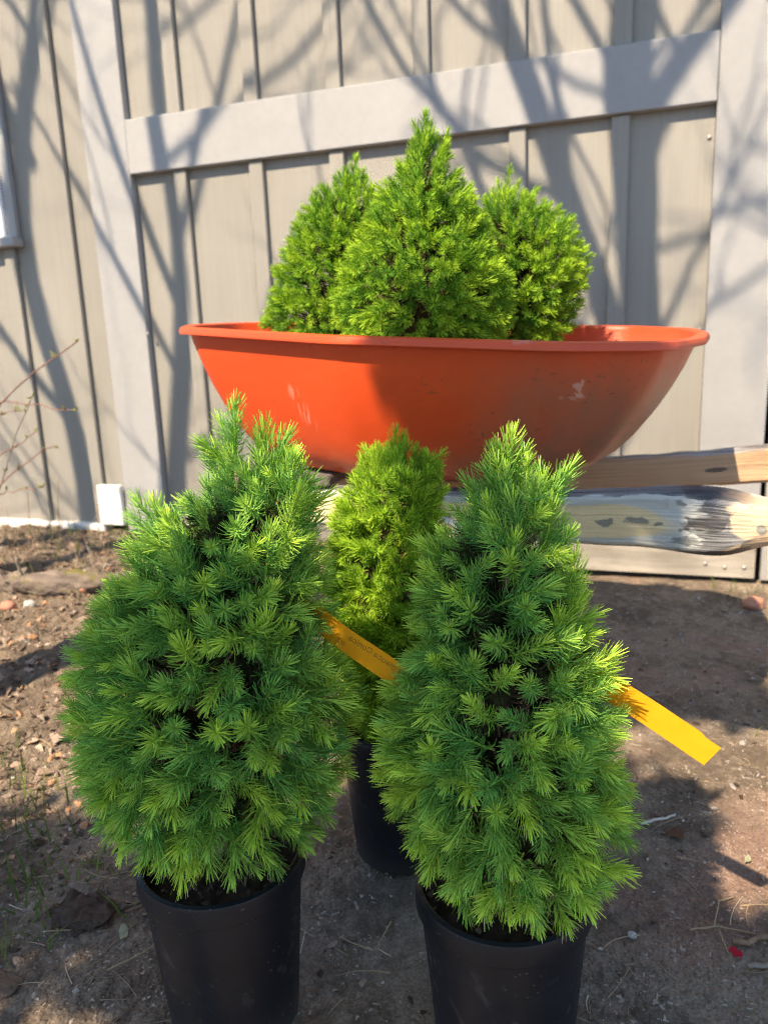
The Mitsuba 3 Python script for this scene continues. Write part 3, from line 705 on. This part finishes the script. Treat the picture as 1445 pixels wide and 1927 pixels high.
spruce_crown(pr_, ROWS_R, FRONT, 'f', 'needle', 540, .0238, 300, ldR, 12, 180, .96, 1.0, .79, .018)
pm = thing('potted_spruce', 'slim potted dwarf spruce behind and between the two front ones', 'potted plant', 'spruces in black pots on the dirt')
pot(pm, -.328, 1.0, float(ground_z(-.328, 1.0)) + .001, 1.0, (0, 0), 3)
ldM = [(-.318, 1.0, .668, (.1, 0, 1), 1.0), (-.305, 1.0, .66, (.4, 0, 1), .9), (-.36, 1.0, .645, (-.5, 0, 1), 1.0), (-.345, .99, .64, (-.2, -.2, 1), .9), (-.255, 1.0, .635, (.8, 0, .7), 1.0), (-.27, 1.0, .63, (.6, -.1, .8), .9), (-.31, .98, .64, (0, -.4, 1), 1.0)]
spruce_crown(pm, ROWS_M, SUNLIT, 'fm', 'sunlit_needle', 620, .0165, 200, ldM, 13, 60, .88, 1.0, .82, .010)

def barrow_plant(label, rows, x, y, seed, n, leaders, parts=120):
    k = thing('barrow_spruce', label, 'spruce', 'spruces standing in the wheelbarrow')
    pot(k, x, y, .549, .87, (0, 0), seed)
    spruce_crown(k, rows, BACK, 'b', 'sunlit_needle', int(n * 1.15), .0215, parts, leaders, seed, 120, .92, 1.0, .90, .014)
barrow_plant('tall bright spruce in the middle of the orange tray', ROWS_BC, -.357, 1.36, 21, 520,
             [(-.355, 1.33, 1.155, (0, 0, 1), 1.0), (-.345, 1.33, 1.14, (.2, 0, 1), .9), (-.365, 1.33, 1.14, (-.2, 0, 1), .9), (-.318, 1.33, 1.125, (.1, 0, 1), .9), (-.325, 1.33, 1.10, (.4, -.1, 1), .9), (-.38, 1.32, 1.105, (-.4, -.1, 1), .9), (-.35, 1.31, 1.12, (0, -.3, 1), .9), (-.28, 1.33, 1.03, (.3, 0, 1), .9), (-.43, 1.33, 1.03, (-.5, 0, 1), .9)])
barrow_plant('darker green spruce at the left end of the orange tray', ROWS_BL, -.575, 1.50, 22, 460,
             [(-.546, 1.5, 1.14, (0, 0, 1), 1.0), (-.56, 1.5, 1.12, (-.2, 0, 1), .9), (-.53, 1.5, 1.115, (.3, 0, 1), .9), (-.615, 1.5, 1.085, (-.4, 0, 1), .9), (-.60, 1.49, 1.07, (-.3, -.2, 1), .9)])
barrow_plant('bushy spruce with a thin side leader, right of the middle one in the tray', ROWS_BR, -.235, 1.58, 23, 430,
             [(-.252, 1.55, 1.10, (.05, 0, 1), .9), (-.235, 1.55, 1.075, (.3, 0, 1), .8), (-.275, 1.55, 1.08, (-.3, 0, 1), .9), (-.20, 1.55, 1.06, (.6, 0, .6), .9), (-.18, 1.55, 1.03, (.6, 0, .8), .9), (-.22, 1.54, 1.05, (.3, -.2, 1), .9), (-.11, 1.55, .945, (.9, 0, .4), 1.0), (-.10, 1.55, .93, (1, 0, .2), 1.0)])

# ------------------------------------------------------------------ plant tags
def tag_strip(P, width, up, notch=False):
    P = spline(P, 24); t, _, _ = frame_path(P)
    up = np.asarray(up, float)
    w = up - t * (t @ up)[:, None]; w /= np.linalg.norm(w, axis=1, keepdims=True)
    n = np.cross(t, w)
    h = np.full(len(P), width / 2); top = h.copy()
    if notch: top[-3:] -= .0022
    th = .00025
    V = np.vstack([P + w * top[:, None] + n * th, P - w * h[:, None] + n * th, P + w * top[:, None] - n * th, P - w * h[:, None] - n * th])
    m = len(P); j = np.arange(m - 1)
    F = [np.stack([j, j + 1, m + j + 1], 1), np.stack([j, m + j + 1, m + j], 1), np.stack([2 * m + j, 3 * m + j + 1, 2 * m + j + 1], 1), np.stack([2 * m + j, 3 * m + j, 3 * m + j + 1], 1),
         np.stack([j, 2 * m + j + 1, j + 1], 1), np.stack([j, 2 * m + j, 2 * m + j + 1], 1), np.stack([m + j, m + j + 1, 3 * m + j + 1], 1), np.stack([m + j, 3 * m + j + 1, 3 * m + j], 1)]
    return (V, np.vstack(F)), P, t, w, n
def letter_on(parent, text, height, P, t, w, n, s0, off, mirror, side):
    m = meshkit.text_mesh(text, height, 0.0002); v = np.array(m.vertices); f = np.array(m.faces)
    ln = v[:, 0].max()
    S = np.r_[0, np.cumsum(np.linalg.norm(np.diff(P, axis=0), axis=1))]
    s = s0 + (ln - v[:, 0] if mirror else v[:, 0])
    at = np.stack([np.interp(s, S, P[:, k]) for k in range(3)], 1); ww = np.stack([np.interp(s, S, w[:, k]) for k in range(3)], 1); nn = np.stack([np.interp(s, S, n[:, k]) for k in range(3)], 1)
    V = at + ww * (off + v[:, 1:2]) + nn * side * (.0004 + v[:, 2:3])
    add('lettering', (V, f), 'tag_ink', parent, label='faint printed plant name showing through reversed')
t1 = thing('plant_tag', 'orange shaded plant tag strip between the two front spruces', 'tag', 'plant tags')
P1 = np.array([(-.405, .805, .464), (-.372, .80, .455), (-.342, .795, .437), (-.305, .79, .417), (-.266, .79, .393), (-.235, .79, .369)])
P1 = CAM + (P1 - CAM) * .87 + np.array([.004, 0, .004])
m, P, t, w, n = tag_strip(P1, .029, (0.25, -.1, 1))
add('strip', m, 'tag_plastic', t1, smooth=30)
letter_on(t1, "Picea glauca Conica", .0062, P, t, w, n, .078, .0035, True, -1 if n[10][1] > 0 else 1)
letter_on(t1, "#1", .0062, P, t, w, n, .066, -.008, True, -1 if n[10][1] > 0 else 1)
t2 = thing('plant_tag', 'bright yellow orange plant tag strip sticking out to the right over bare dirt', 'tag', 'plant tags')
P2 = np.array([(-.075, .725, .466), (-.03, .735, .438), (.0, .74, .4195), (.04, .74, .395), (.0785, .74, .3705)])
m, P, t, w, n = tag_strip(P2, .0285, (0.4, -.1, 1), True)
add('strip', m, 'tag_plastic', t2, smooth=30)

# ------------------------------------------------------------------ ground litter
def put(g, m, x, y, sink=.3, tilt=.35, s=1.0):
    n = np.array([g.normal(0, tilt), g.normal(0, tilt), 1.0])
    v = m[0] @ rot_to(n, g.uniform(0, 6.28)).T
    h = v[:, 2].max() - v[:, 2].min()
    z = float(ground_z(x, y)) - v[:, 2].min() - sink * h
    return v + [x, y, z], m[1]
def bedmask(x, y): return sst(-.55, -1.15, x - .18 * (y - 1.0) + .0) * sst(.35, .9, y)
g = np.random.default_rng(5)
parts, us = [], []
while len(parts) < 12500:
    x, y = g.uniform(-3.2, -.45), g.uniform(.5, 2.55)
    if g.random() > bedmask(x, y) * 1.05 + .02: continue
    m = put(g, quick_chip(g, g.uniform(.004, .017) * (.8 + .3 * g.random())), x, y, .2, .5)
    parts.append(m); us.append(np.full(len(m[0]), g.random()))
u = np.concatenate(us)
single('bark_mulch', join(parts), 'bark_litter', 'small bark chips and crumbs covering the planting bed', None, kind='stuff', uv=np.stack([u, u], 1))
parts, us = [], []
for _ in range(3200):
    x, y = g.uniform(-1.2, .75), g.uniform(.3, 1.9)
    m = put(g, quick_chip(g, .0009 + .0030 * g.random() ** 2, .7), x, y, .3, .6)
    parts.append(m); us.append(np.full(len(m[0]), g.random()))
for _ in range(220):
    x, y = g.uniform(-.1, .75), g.uniform(1.2, 2.5)
    m = put(g, quick_chip(g, g.uniform(.004, .010), .6), x, y, .35, .6)
    parts.append(m); us.append(np.full(len(m[0]), g.random() * .4))
u = np.concatenate(us)
single('gravel', join(parts), 'stone', 'fine grit and tiny stones scattered over the dirt', None, kind='stuff', uv=np.stack([u, u], 1))
parts, us = [], []
for _ in range(3800):
    x, y = g.uniform(-1.2, .75), g.uniform(.35, 2.2)
    m = put(g, quick_chip(g, .0015 + .009 * g.random() ** 4), x, y, .2, .3)
    parts.append(m); us.append(np.full(len(m[0]), g.random() ** 1.6 * .7))
u = np.concatenate(us)
single('debris', join(parts), 'bark_litter', 'bits of bark and wood scattered over the dirt', None, kind='stuff', uv=np.stack([u, u], 1))

def strand(g, x, y, L, r, lift=.002):
    a = g.uniform(0, 6.28); b = g.normal(0, .5)
    s = np.linspace(0, L, 6); hx, hy = x, y; P = []
    for k in range(6):
        P.append((hx, hy, float(ground_z(hx, hy)) + lift + r)); aa = a + b * k / 5
        hx += math.cos(aa) * L / 5; hy += math.sin(aa) * L / 5
    return tube(P, np.linspace(r, r * .6, 6), 3, cap=False)
parts, us = [], []
for _ in range(1250):
    if g.random() < .5: x, y = g.uniform(-1.5, .7), g.uniform(.35, 2.0)
    else: x, y = g.uniform(-2.4, -.6), g.uniform(.5, 2.4)
    m = strand(g, x, y, g.uniform(.02, .07), g.uniform(.0005, .0010), g.uniform(.0, .004))
    parts.append(m); us.append(np.full(len(m[0]), g.random()))
u = np.concatenate(us)
single('straw_litter', join(parts), 'straw', 'dry needles and straw strewn on the ground', None, kind='stuff', uv=np.stack([u, u], 1))

def blade(g, x, y, h, lean, w):
    a = g.uniform(0, 6.28); d = np.array([math.cos(a), math.sin(a), 0]); q = np.array([-d[1], d[0], 0])
    P0 = np.array([x, y, float(ground_z(x, y)) - .002]); P1 = P0 + d * lean * .35 + [0, 0, h * .6]; P2 = P0 + d * lean + [0, 0, h]
    return np.array([P0 - q * w, P0 + q * w, P1 - q * w * .8, P1 + q * w * .8, P2]), np.array([[0, 1, 3], [0, 3, 2], [2, 3, 4]])
parts, us = [], []
for cx, cy, n_, sp, h0, h1 in ((-.95, .80, 70, .10, .02, .07), (-.84, .64, 50, .07, .02, .05), (-1.1, .95, 60, .10, .02, .07), (-.75, .80, 24, .07, .01, .03), (-.86, .74, 16, .05, .02, .06), (-1.02, .86, 16, .07, .02, .06), (-.92, 1.0, 16, .07, .02, .06), (-.80, .60, 14, .05, .02, .05), (-1.15, 1.0, 12, .06, .02, .06), (-.72, .84, 10, .06, .01, .035), (.42, 1.66, 22, .08, .015, .05), (.30, 1.55, 10, .05, .01, .03), (.36, 2.45, 16, .07, .02, .05),
                             (-2.2, 2.45, 90, .28, .02, .08), (-1.75, 2.48, 70, .22, .02, .07), (-2.7, 2.42, 60, .25, .02, .09), (-1.9, 2.2, 34, .25, .02, .06), (-2.05, 1.85, 26, .2, .01, .05), (-.75, .68, 8, .03, .01, .02), (-.62, .90, 10, .05, .01, .03)):
    for _ in range(n_):
        m = blade(g, cx + g.normal(0, sp), min(cy + g.normal(0, sp * .5), 2.54), g.uniform(h0, h1), g.uniform(.01, .05), g.uniform(.0010, .0022))
        parts.append(m); us.append(np.full(5, g.random()))
u = np.concatenate(us)
single('grass', join(parts), 'grass_blade', 'sparse thin green grass blades on the left and along the wall', None, kind='stuff', uv=np.stack([u, u], 1))
parts, us = [], []
for _ in range(260):
    x, y = g.uniform(-3.0, -1.5), g.uniform(1.95, 2.53)
    m = blade(g, x, y, g.uniform(.02, .11), g.uniform(.01, .07), g.uniform(.0008, .0016)); parts.append(m); us.append(np.full(5, g.random()))
for x, h in ((-2.36, .20), (-2.21, .26), (-2.02, .17), (-2.47, .14)):
    m = tube([(x, 2.42, .03), (x + .01, 2.43, .03 + h * .6), (x + g.normal(0, .015), 2.44, .03 + h)], [.003, .002, .002], 4, cap=False); parts.append(m); us.append(np.full(len(m[0]), .35))
u = np.concatenate(us)
single('dry_weeds', join(parts), 'straw', 'dry brown weeds and stalks along the foot of the wall', None, kind='stuff', uv=np.stack([u, u], 1))

# larger pieces, one by one
n_big = 0
g = np.random.default_rng(9)
while n_big < 150:
    x, y = g.uniform(-2.6, -.62), g.uniform(.62, 2.3)
    if g.random() > bedmask(x, y): continue
    v, f = put(g, quick_chip(g, g.uniform(.016, .036), g.integers(14, 30) / 100), x, y, .15, .35)
    tone = g.random() * .95
    nm = 'dark brown' if tone < .3 else 'greyish pink' if tone < .65 else 'pale tan' if tone < .80 else 'orange brown'
    q = np.full(len(v), tone)
    single('bark_chip', (v, f), 'bark_litter', f'one of the larger {nm} bark chips lying on the planting bed', 'bark chip', f'larger {nm} bark chips', uv=np.stack([q, q], 1)); n_big += 1

def lumpy(c, r, seed, fr=30, sub=2, amp=.35):
    s = trimesh.creation.icosphere(sub, 1.0); v = np.array(s.vertices)
    v = v * (1 + amp * (meshkit.fbm(v * 1.6 + seed, 3, seed) - .5) * 2)[:, None] * r
    return v + c, np.array(s.faces)
x, y = -.72, .735
v, f = lumpy(np.array([x, y, float(ground_z(x, y)) + .003]), np.array([.050, .036, .010]), 3, sub=4, amp=.5)
v = v + (np.stack([meshkit.fbm(v * 70, 4, q) for q in (4, 5, 6)], 1) - .5) * .022
q = np.full(len(v), .0); single('bark_slab', (v, f), 'bark_litter', 'flat dark slab of bark on the dirt left of the front left pot', 'bark', smooth=40, uv=np.stack([q, q], 1))
x, y = -.755, .60
v, f = lumpy(np.array([x, y, float(ground_z(x, y)) + .002]), np.array([.05, .025, .007]), 5, amp=.5)
q = np.full(len(v), .22); single('bark_slab', (v, f), 'bark_litter', 'thin brown piece of bark in the lower left corner', 'bark', smooth=40, uv=np.stack([q, q], 1))
# rotten log edging with moss at the left
LP = np.array([(-2.75, 2.06, .075), (-2.3, 1.93, .085), (-2.0, 1.80, .088), (-1.82, 1.79, .088), (-1.55, 1.87, .078), (-1.3, 1.93, .06)])
Q = spline(LP, 60)
Q = spline(LP, 160)
v, f = tube(Q, .030 + .020 * (meshkit.noise(Q * 9, 2)), 20)
v = v + (np.stack([meshkit.fbm(v * 24, 4, q) for q in (4, 5, 6)], 1) - .5) * .055
single('mossy_log', (v, f), 'mossy_wood', 'rotting mossy log edging lying across the bark bed', 'log', smooth=60)
for x, y, r, lb, mt in ((-1.73, 1.66, .022, 'small orange brown stone by the mossy log', 'terracotta'), (-1.67, 1.68, .017, 'small pale round stone beside the orange one', 'stone'), (-1.86, 1.47, .030, 'orange brown stone lying alone at the left edge of the photo', 'terracotta'), (-1.60, 1.83, .024, 'reddish stone in the hollow by the mossy log', 'terracotta'), (.335, 2.37, .030, 'broken terracotta piece near the foot of the door on the right', 'terracotta'), (-.82, .60, .010, 'white pebble in the grass at lower left', 'stone'), (.012, .92, .006, 'round grey pebble on the dirt right of the front right pot', 'stone')):
    v, f = lumpy(np.array([x, y, float(ground_z(x, y)) + r * .45]), np.array([r, r * .85, r * .7]), int(1000 * r), amp=.3)
    q = np.full(len(v), .9); single('stone', (v, f), mt, lb, 'stone', smooth=50, uv=np.stack([q, q], 1))
def stick(P, r, mt, label, name='twig', cat='twig'):
    P = [(x, y, float(ground_z(x, y)) + h) for x, y, h in P]
    P = np.array(P); q = np.stack([np.interp(np.linspace(0, len(P) - 1, 9), np.arange(len(P)), P[:, k]) for k in range(3)], 1)
    q[1:-1] += np.random.default_rng(int(1e4 * r)).normal(0, r * .35, q[1:-1].shape)
    v, f = tube(q, np.linspace(r, r * .7, 9), 6); u = np.full((len(v), 2), .7 if mt == 'straw' else .5)
    single(name, (v, f), mt, label, cat, smooth=50, uv=u)
stick([(.022, 1.155, .006), (.075, 1.185, .009)], .0026, 'pale_wood', 'short white stick on the dirt right of the front right spruce', 'stick', 'stick')
stick([(.085, .945, .004), (.12, .955, .006), (.165, .955, .004)], .0012, 'straw', 'thin straw twig lying crosswise near the right edge')
stick([(.115, .955, .005), (.125, 1.0, .010), (.145, 1.02, .004)], .0011, 'straw', 'thin straw twig slanting up from the crosswise one')
stick([(.12, .95, .005), (.128, .91, .004)], .0011, 'straw', 'short straw twig pointing down to the red petal')
stick([(.135, .93, .006), (.20, .955, .008)], .0042, 'twig_bark', 'thicker reddish brown twig at the right edge')
stick([(.15, .895, .005), (.20, .905, .006)], .0034, 'grey_bark', 'grey weathered twig in the lower right corner')
stick([(-.86, .70, .004), (-.80, .62, .003)], .0020, 'dark_wood', 'dark twig in the lower left corner', 'twig', 'twig')
stick([(-.62, .66, .003), (-.59, .70, .006), (-.575, .76, .003)], .0011, 'straw', 'straw stalk leaning beside the front left pot')
stick([(-1.79, 1.78, .02), (-1.785, 1.77, .115)], .006, 'grey_bark', 'short grey stub standing upright by the mossy log', 'stick', 'stick')
stick([(-.30, .845, .004), (-.305, .80, .004)], .0010, 'straw', 'straw stalk on the dirt between the front pots')
def leaf(x, y, s, mt, label, name, cat, seed, asp=.5):
    g = np.random.default_rng(seed); n = 12
    a = np.arange(n) * 2 * math.pi / n
    rr = s * g.uniform(.72, 1.12, n); V = np.stack([np.cos(a) * rr, np.sin(a) * rr * asp, .3 * s * np.cos(a) ** 2 + g.normal(0, .10 * s, n)], 1)
    V = np.vstack([V, [0, 0, 0]]) @ rot_to([g.normal(0, .2), g.normal(0, .2), 1], g.uniform(0, 6.28)).T
    V = V + [x, y, float(ground_z(x, y)) - V[:, 2].min() + .002]
    F = np.array([[k, (k + 1) % n, n] for k in range(n)])
    single(name, (V, F), mt, label, cat, smooth=True)
leaf(.138, .913, .010, 'red_petal', 'small torn red petal on the dirt at lower right', 'petal', 'petal', 1, .55)
leaf(.172, 1.10, .014, 'pale_leaf', 'pale yellowish dry leaf on the dirt near the right edge', 'dry_leaf', 'leaf', 2, .35)
leaf(.075, 1.14, .024, 'dry_leaf', 'dark brown curled leaf beside the short white stick', 'dry_leaf', 'leaf', 3, .6)
leaf(-1.66, 1.42, .035, 'pale_leaf', 'pale green grey leaf on the bark bed at the left edge', 'dry_leaf', 'leaf', 4, .6)
leaf(-.64, .72, .014, 'pale_leaf', 'small pale crumpled leaf left of the front left pot', 'dry_leaf', 'leaf', 6, .5)

# bare shrub at the left edge
sh = thing('bare_shrub', 'leafless reddish shrub twigs with opening buds at the left edge', 'shrub')
SH = [([(-2.20, 1.78, .03), (-2.00, 1.76, .34), (-1.86, 1.75, .52), (-1.742, 1.75, .637), (-1.584, 1.75, .738), (-1.447, 1.75, .809)], .0036, 'red_bark'),
      ([(-2.15, 1.76, .03), (-1.98, 1.75, .20), (-1.87, 1.75, .31), (-1.785, 1.75, .408), (-1.728, 1.75, .507), (-1.624, 1.75, .663)], .0032, 'grey_bark'),
      ([(-1.92, 1.76, .44), (-1.82, 1.75, .62), (-1.74, 1.75, .648), (-1.628, 1.75, .640), (-1.52, 1.75, .624), (-1.476, 1.75, .626)], .0026, 'red_bark'),
      ([(-1.98, 1.75, .20), (-1.87, 1.74, .33), (-1.786, 1.74, .404), (-1.698, 1.74, .462), (-1.62, 1.74, .505), (-1.555, 1.74, .526)], .0030, 'red_bark'),
      ([(-1.90, 1.75, .36), (-1.82, 1.74, .46), (-1.77, 1.74, .488), (-1.685, 1.74, .530), (-1.619, 1.74, .565)], .0024, 'red_bark'),
      ([(-1.87, 1.75, .33), (-1.791, 1.76, .379), (-1.70, 1.76, .392), (-1.64, 1.76, .40)], .0020, 'red_bark'),
      ([(-1.88, 1.75, .54), (-1.80, 1.75, .60), (-1.746, 1.75, .617), (-1.678, 1.75, .623)], .0020, 'red_bark'),
      ([(-2.25, 1.78, .03), (-2.10, 1.76, .5), (-2.0, 1.75, .85), (-1.93, 1.75, 1.05)], .0032, 'grey_bark')]
gb = np.random.default_rng(3)
for P, r, mt in SH:
    q = spline(np.array(P), 14)
    q[1:-1] += gb.normal(0, .003, q[1:-1].shape)
    k = add('stem', tube(q, np.linspace(r, r * .55, 14), 5), mt, sh, smooth=50)
    bs = []
    for i in list(range(3, 14, 3)) + [13]:
        for _ in range(2):
            d = gb.normal(0, .6, 3) + [0.1, 0, .7]; d /= np.linalg.norm(d); l = gb.uniform(.010, .024)
            bs.append(tube([q[i], q[i] + d * l * .55, q[i] + d * l], [.0012, .0032, .0005], 5))
    add('buds', join(bs), 'bud_green', k, kind='stuff')

# ------------------------------------------------------------------ trees behind the camera that shade the yard
SU = np.array([-0.364, -1.0, 1.15])
def limbs_from(g, P0, d, L, r, lvl, out):
    n = 7; P = [np.array(P0)]; d = np.array(d, float); d /= np.linalg.norm(d)
    for _ in range(n):
        d = d + g.normal(0, .13, 3) + [0, 0, .03]; d /= np.linalg.norm(d); P.append(P[-1] + d * L / n)
    out.append(tube(P, np.linspace(r, r * .45, n + 1), 6, cap=False))
    if lvl > 0:
        for _ in range(int(g.integers(3, 5))):
            i = int(g.integers(2, n + 1)); dd = d + g.normal(0, .65, 3); dd[1] *= .6
            limbs_from(g, P[i], dd, L * g.uniform(.45, .75), r * .5, lvl - 1, out)
def bare_tree(label, trunk, radii, limbs, seed, twig=10, span=(0.5, 1.0)):
    k = thing('bare_tree', label, 'tree', 'leafless trees behind the camera')
    g = np.random.default_rng(seed)
    q = spline(np.column_stack([trunk, radii]), 30)
    add('trunk', tube(q[:, :3], q[:, 3], 14), 'tree_bark', k, smooth=50)
    out = []
    for P, ra, rb in limbs:
        s = spline(np.array(P), 16); out.append(tube(s, np.linspace(ra, rb, 16), 8, cap=False))
        for _ in range(3):
            i = int(g.integers(4, 15)); d = s[i] - s[i - 2]; d /= np.linalg.norm(d)
            limbs_from(g, s[i], d + g.normal(0, .5, 3), g.uniform(.7, 1.2), rb * .6, 1, out)
    for _ in range(twig):
        i = int(g.integers(int(30 * span[0]), max(int(30 * span[1]), int(30 * span[0]) + 1)))
        a = g.choice([-1, 1]); d = np.array([a * g.uniform(.5, 1.1), g.normal(0, .35), g.uniform(.5, 1.1)])
        limbs_from(g, q[min(i, 29), :3], d, g.uniform(.9, 1.9), g.uniform(.007, .018), 2, out)
    add('crown', join(out), 'tree_bark', k, smooth=50)
def lift(pts, t): return [(x + SU[0] * t, W0 + SU[1] * t, z + SU[2] * t) for x, z in pts]
# trunks: the points are where their shadows fall on the wall, carried back along the sunlight to where the trunk stands
tk = lift([(-2.2, .1), (-2.22, .49), (-2.32, .92), (-2.34, 1.32), (-2.26, 1.7), (-2.13, 2.04), (-2.0, 2.8), (-1.9, 3.6)], 2.1)
tk = [(tk[0][0] - .1, tk[0][1], -.1), (tk[0][0] - .04, tk[0][1], 1.8)] + tk
bare_tree('leafless tree out of view behind the camera, farthest left', np.array(tk), [.09, .075, .048, .046, .046, .042, .038, .034, .026, .018],
          [(lift([(-2.34, 1.25), (-2.5, 1.7), (-2.62, 2.2)], 2.1), .028, .014), (lift([(-2.26, 1.5), (-2.45, 2.1), (-2.5, 2.8)], 2.1), .03, .014), (lift([(-2.22, .5), (-2.6, 1.0), (-2.9, 1.6)], 2.1), .022, .01)], 31, 9, (.3, .95))
tk = lift([(-1.77, .1), (-1.75, .3), (-1.66, .81), (-1.64, 1.27), (-1.67, 1.63), (-1.66, 1.96), (-1.7, 2.6), (-1.6, 3.5)], 2.2)
tk = [(tk[0][0] - .05, tk[0][1], -.1), (tk[0][0] - .02, tk[0][1], 1.9)] + tk
bare_tree('leafless tree out of view behind the camera, second from left', np.array(tk), [.08, .07, .046, .042, .042, .036, .030, .028, .022, .016],
          [(lift([(-1.65, .9), (-1.85, 1.5), (-2.0, 2.2)], 2.2), .02, .01), (lift([(-1.64, 1.1), (-1.4, 1.7), (-1.15, 2.4)], 2.2), .018, .009), (lift([(-1.66, .6), (-1.9, 1.1), (-2.3, 1.8)], 2.2), .016, .008)], 32, 10, (.3, .95))
tk = lift([(-.02, .62), (-.02, .97), (-.04, 1.28), (-.06, 1.5), (-.05, 1.71), (-.02, 2.3), (.05, 3.2)], 1.95)
tk = [(-1.72, tk[0][1], -.1), (-1.66, tk[0][1], .9), (-1.45, tk[0][1], 1.75), (-1.08, tk[0][1], 2.45)] + tk
bare_tree('leafless leaning tree out of view beside the camera, nearest of them', np.array(tk), [.085, .08, .075, .068, .060, .055, .065, .068, .062, .05, .04],
          [(lift([(-.02, 1.2), (.06, 1.45), (.2, 1.63), (.32, 1.8), (.6, 2.2)], 1.95), .032, .022), (lift([(-.06, .62), (-.13, .9), (-.24, 1.2), (-.33, 1.45), (-.41, 1.65), (-.47, 1.85), (-.6, 2.4)], 1.95), .045, .03),
           (lift([(-.41, 1.65), (-.55, 1.75), (-.66, 1.95)], 1.95), .014, .009), (lift([(-.25, 1.2), (-.62, 1.45), (-.9, 1.9), (-1.1, 2.3)], 1.95), .016, .008)], 33, 11, (.5, .95))
tk = [(.55, -1.6, -.1), (.5, -1.62, 2.0), (.42, -1.6, 4.0), (.35, -1.6, 6.0), (.3, -1.6, 7.5)]
bare_tree('leafless tree out of view behind the camera, farthest right', np.array(tk), [.10, .085, .065, .045, .02], [([(.45, -1.6, 3.4), (-.2, -1.55, 4.6), (-.8, -1.5, 6.0)], .03, .012), ([(.43, -1.6, 3.8), (-.4, -1.7, 5.0), (-1.4, -1.7, 6.2)], .025, .01)], 34, 16, (.5, .98))

# an added pine behind the camera, its tiers shaped to shade the pots
pk = thing('added_shade_pine', 'added shade pine with two tiers of boughs, out of view behind the camera', 'tree')
v0 = -.8
add('trunk', tube([(-.93, v0, -.1), (-.92, v0, 1.2), (-.91, v0, 2.4), (-.91, v0, 3.3)], [.04, .035, .025, .01], 8), 'tree_bark', pk, smooth=50)
gp = np.random.default_rng(77)
def tier(n, a0, a1, b0, b1, depth, ax, az_):
    """needle tufts through the volume of one shade tier of the added pine; a, b: across and up"""
    c = np.array([gp.uniform(a0, a1, n), gp.normal(0, depth, n), gp.uniform(b0, b1, n)]).T
    e = np.abs((c[:, 0] - (a0 + a1) / 2) / ((a1 - a0) / 2)) ** 4 + np.abs((c[:, 2] - (b0 + b1) / 2) / ((b1 - b0) / 2)) ** 4
    keep = e < 1.0 + .5 * (meshkit.noise(c * 7, 3) - .5)
    return c[keep]
pts = np.vstack([tier(1250, -1.17, -.75, 1.70, 2.11, .05, 0, 0), tier(400, -.76, -.63, 1.70, 2.34, .05, 0, 0), tier(150, -.64, -.54, 1.70, 2.05, .05, 0, 0), tier(400, -.55, -.22, 1.66, 1.93, .05, 0, 0), tier(850, -1.02, -.78, 2.80, 3.06, .05, 0, 0), tier(200, -.78, -.68, 2.86, 2.96, .05, 0, 0),
                 tier(420, -1.78, -1.17, 1.75, 1.90, .05, 0, 0), tier(110, -1.8, -.95, 1.42, 1.66, .08, 0, 0)])
parts = []
for c in pts:
    p = c + [0, v0 - .0, 0]
    R = rot_to(gp.normal(0, 1, 3), gp.uniform(0, 6.28)); s = gp.uniform(.05, .09)
    for a in (0, 2.1, 4.2):
        q = np.array([[0, 0, 0], [math.cos(a) * s - .012 * math.sin(a), math.sin(a) * s + .012 * math.cos(a), .2 * s], [math.cos(a + .5) * s, math.sin(a + .5) * s, -.2 * s]])
        parts.append((q @ R.T + p, np.array([[0, 1, 2]])))
add('crown', join(parts), 'shade_pine_leaf', pk, kind='stuff')
bo = []
for z, a0, a1 in ((1.75, -1.7, -.2), (2.1, -1.15, -.25), (2.85, -1.02, -.75), (2.95, -1.0, -.7)):
    for x in (a0, a1, (a0 + a1) / 2):
        bo.append(tube([(-.91, v0, z - .1), ((x - .91) / 2, v0 + gp.normal(0, .05), z), (x, v0 + gp.normal(0, .1), z + .08)], [.012, .009, .004], 5))
for q in bo:
    add('bough', q, 'tree_bark', pk)
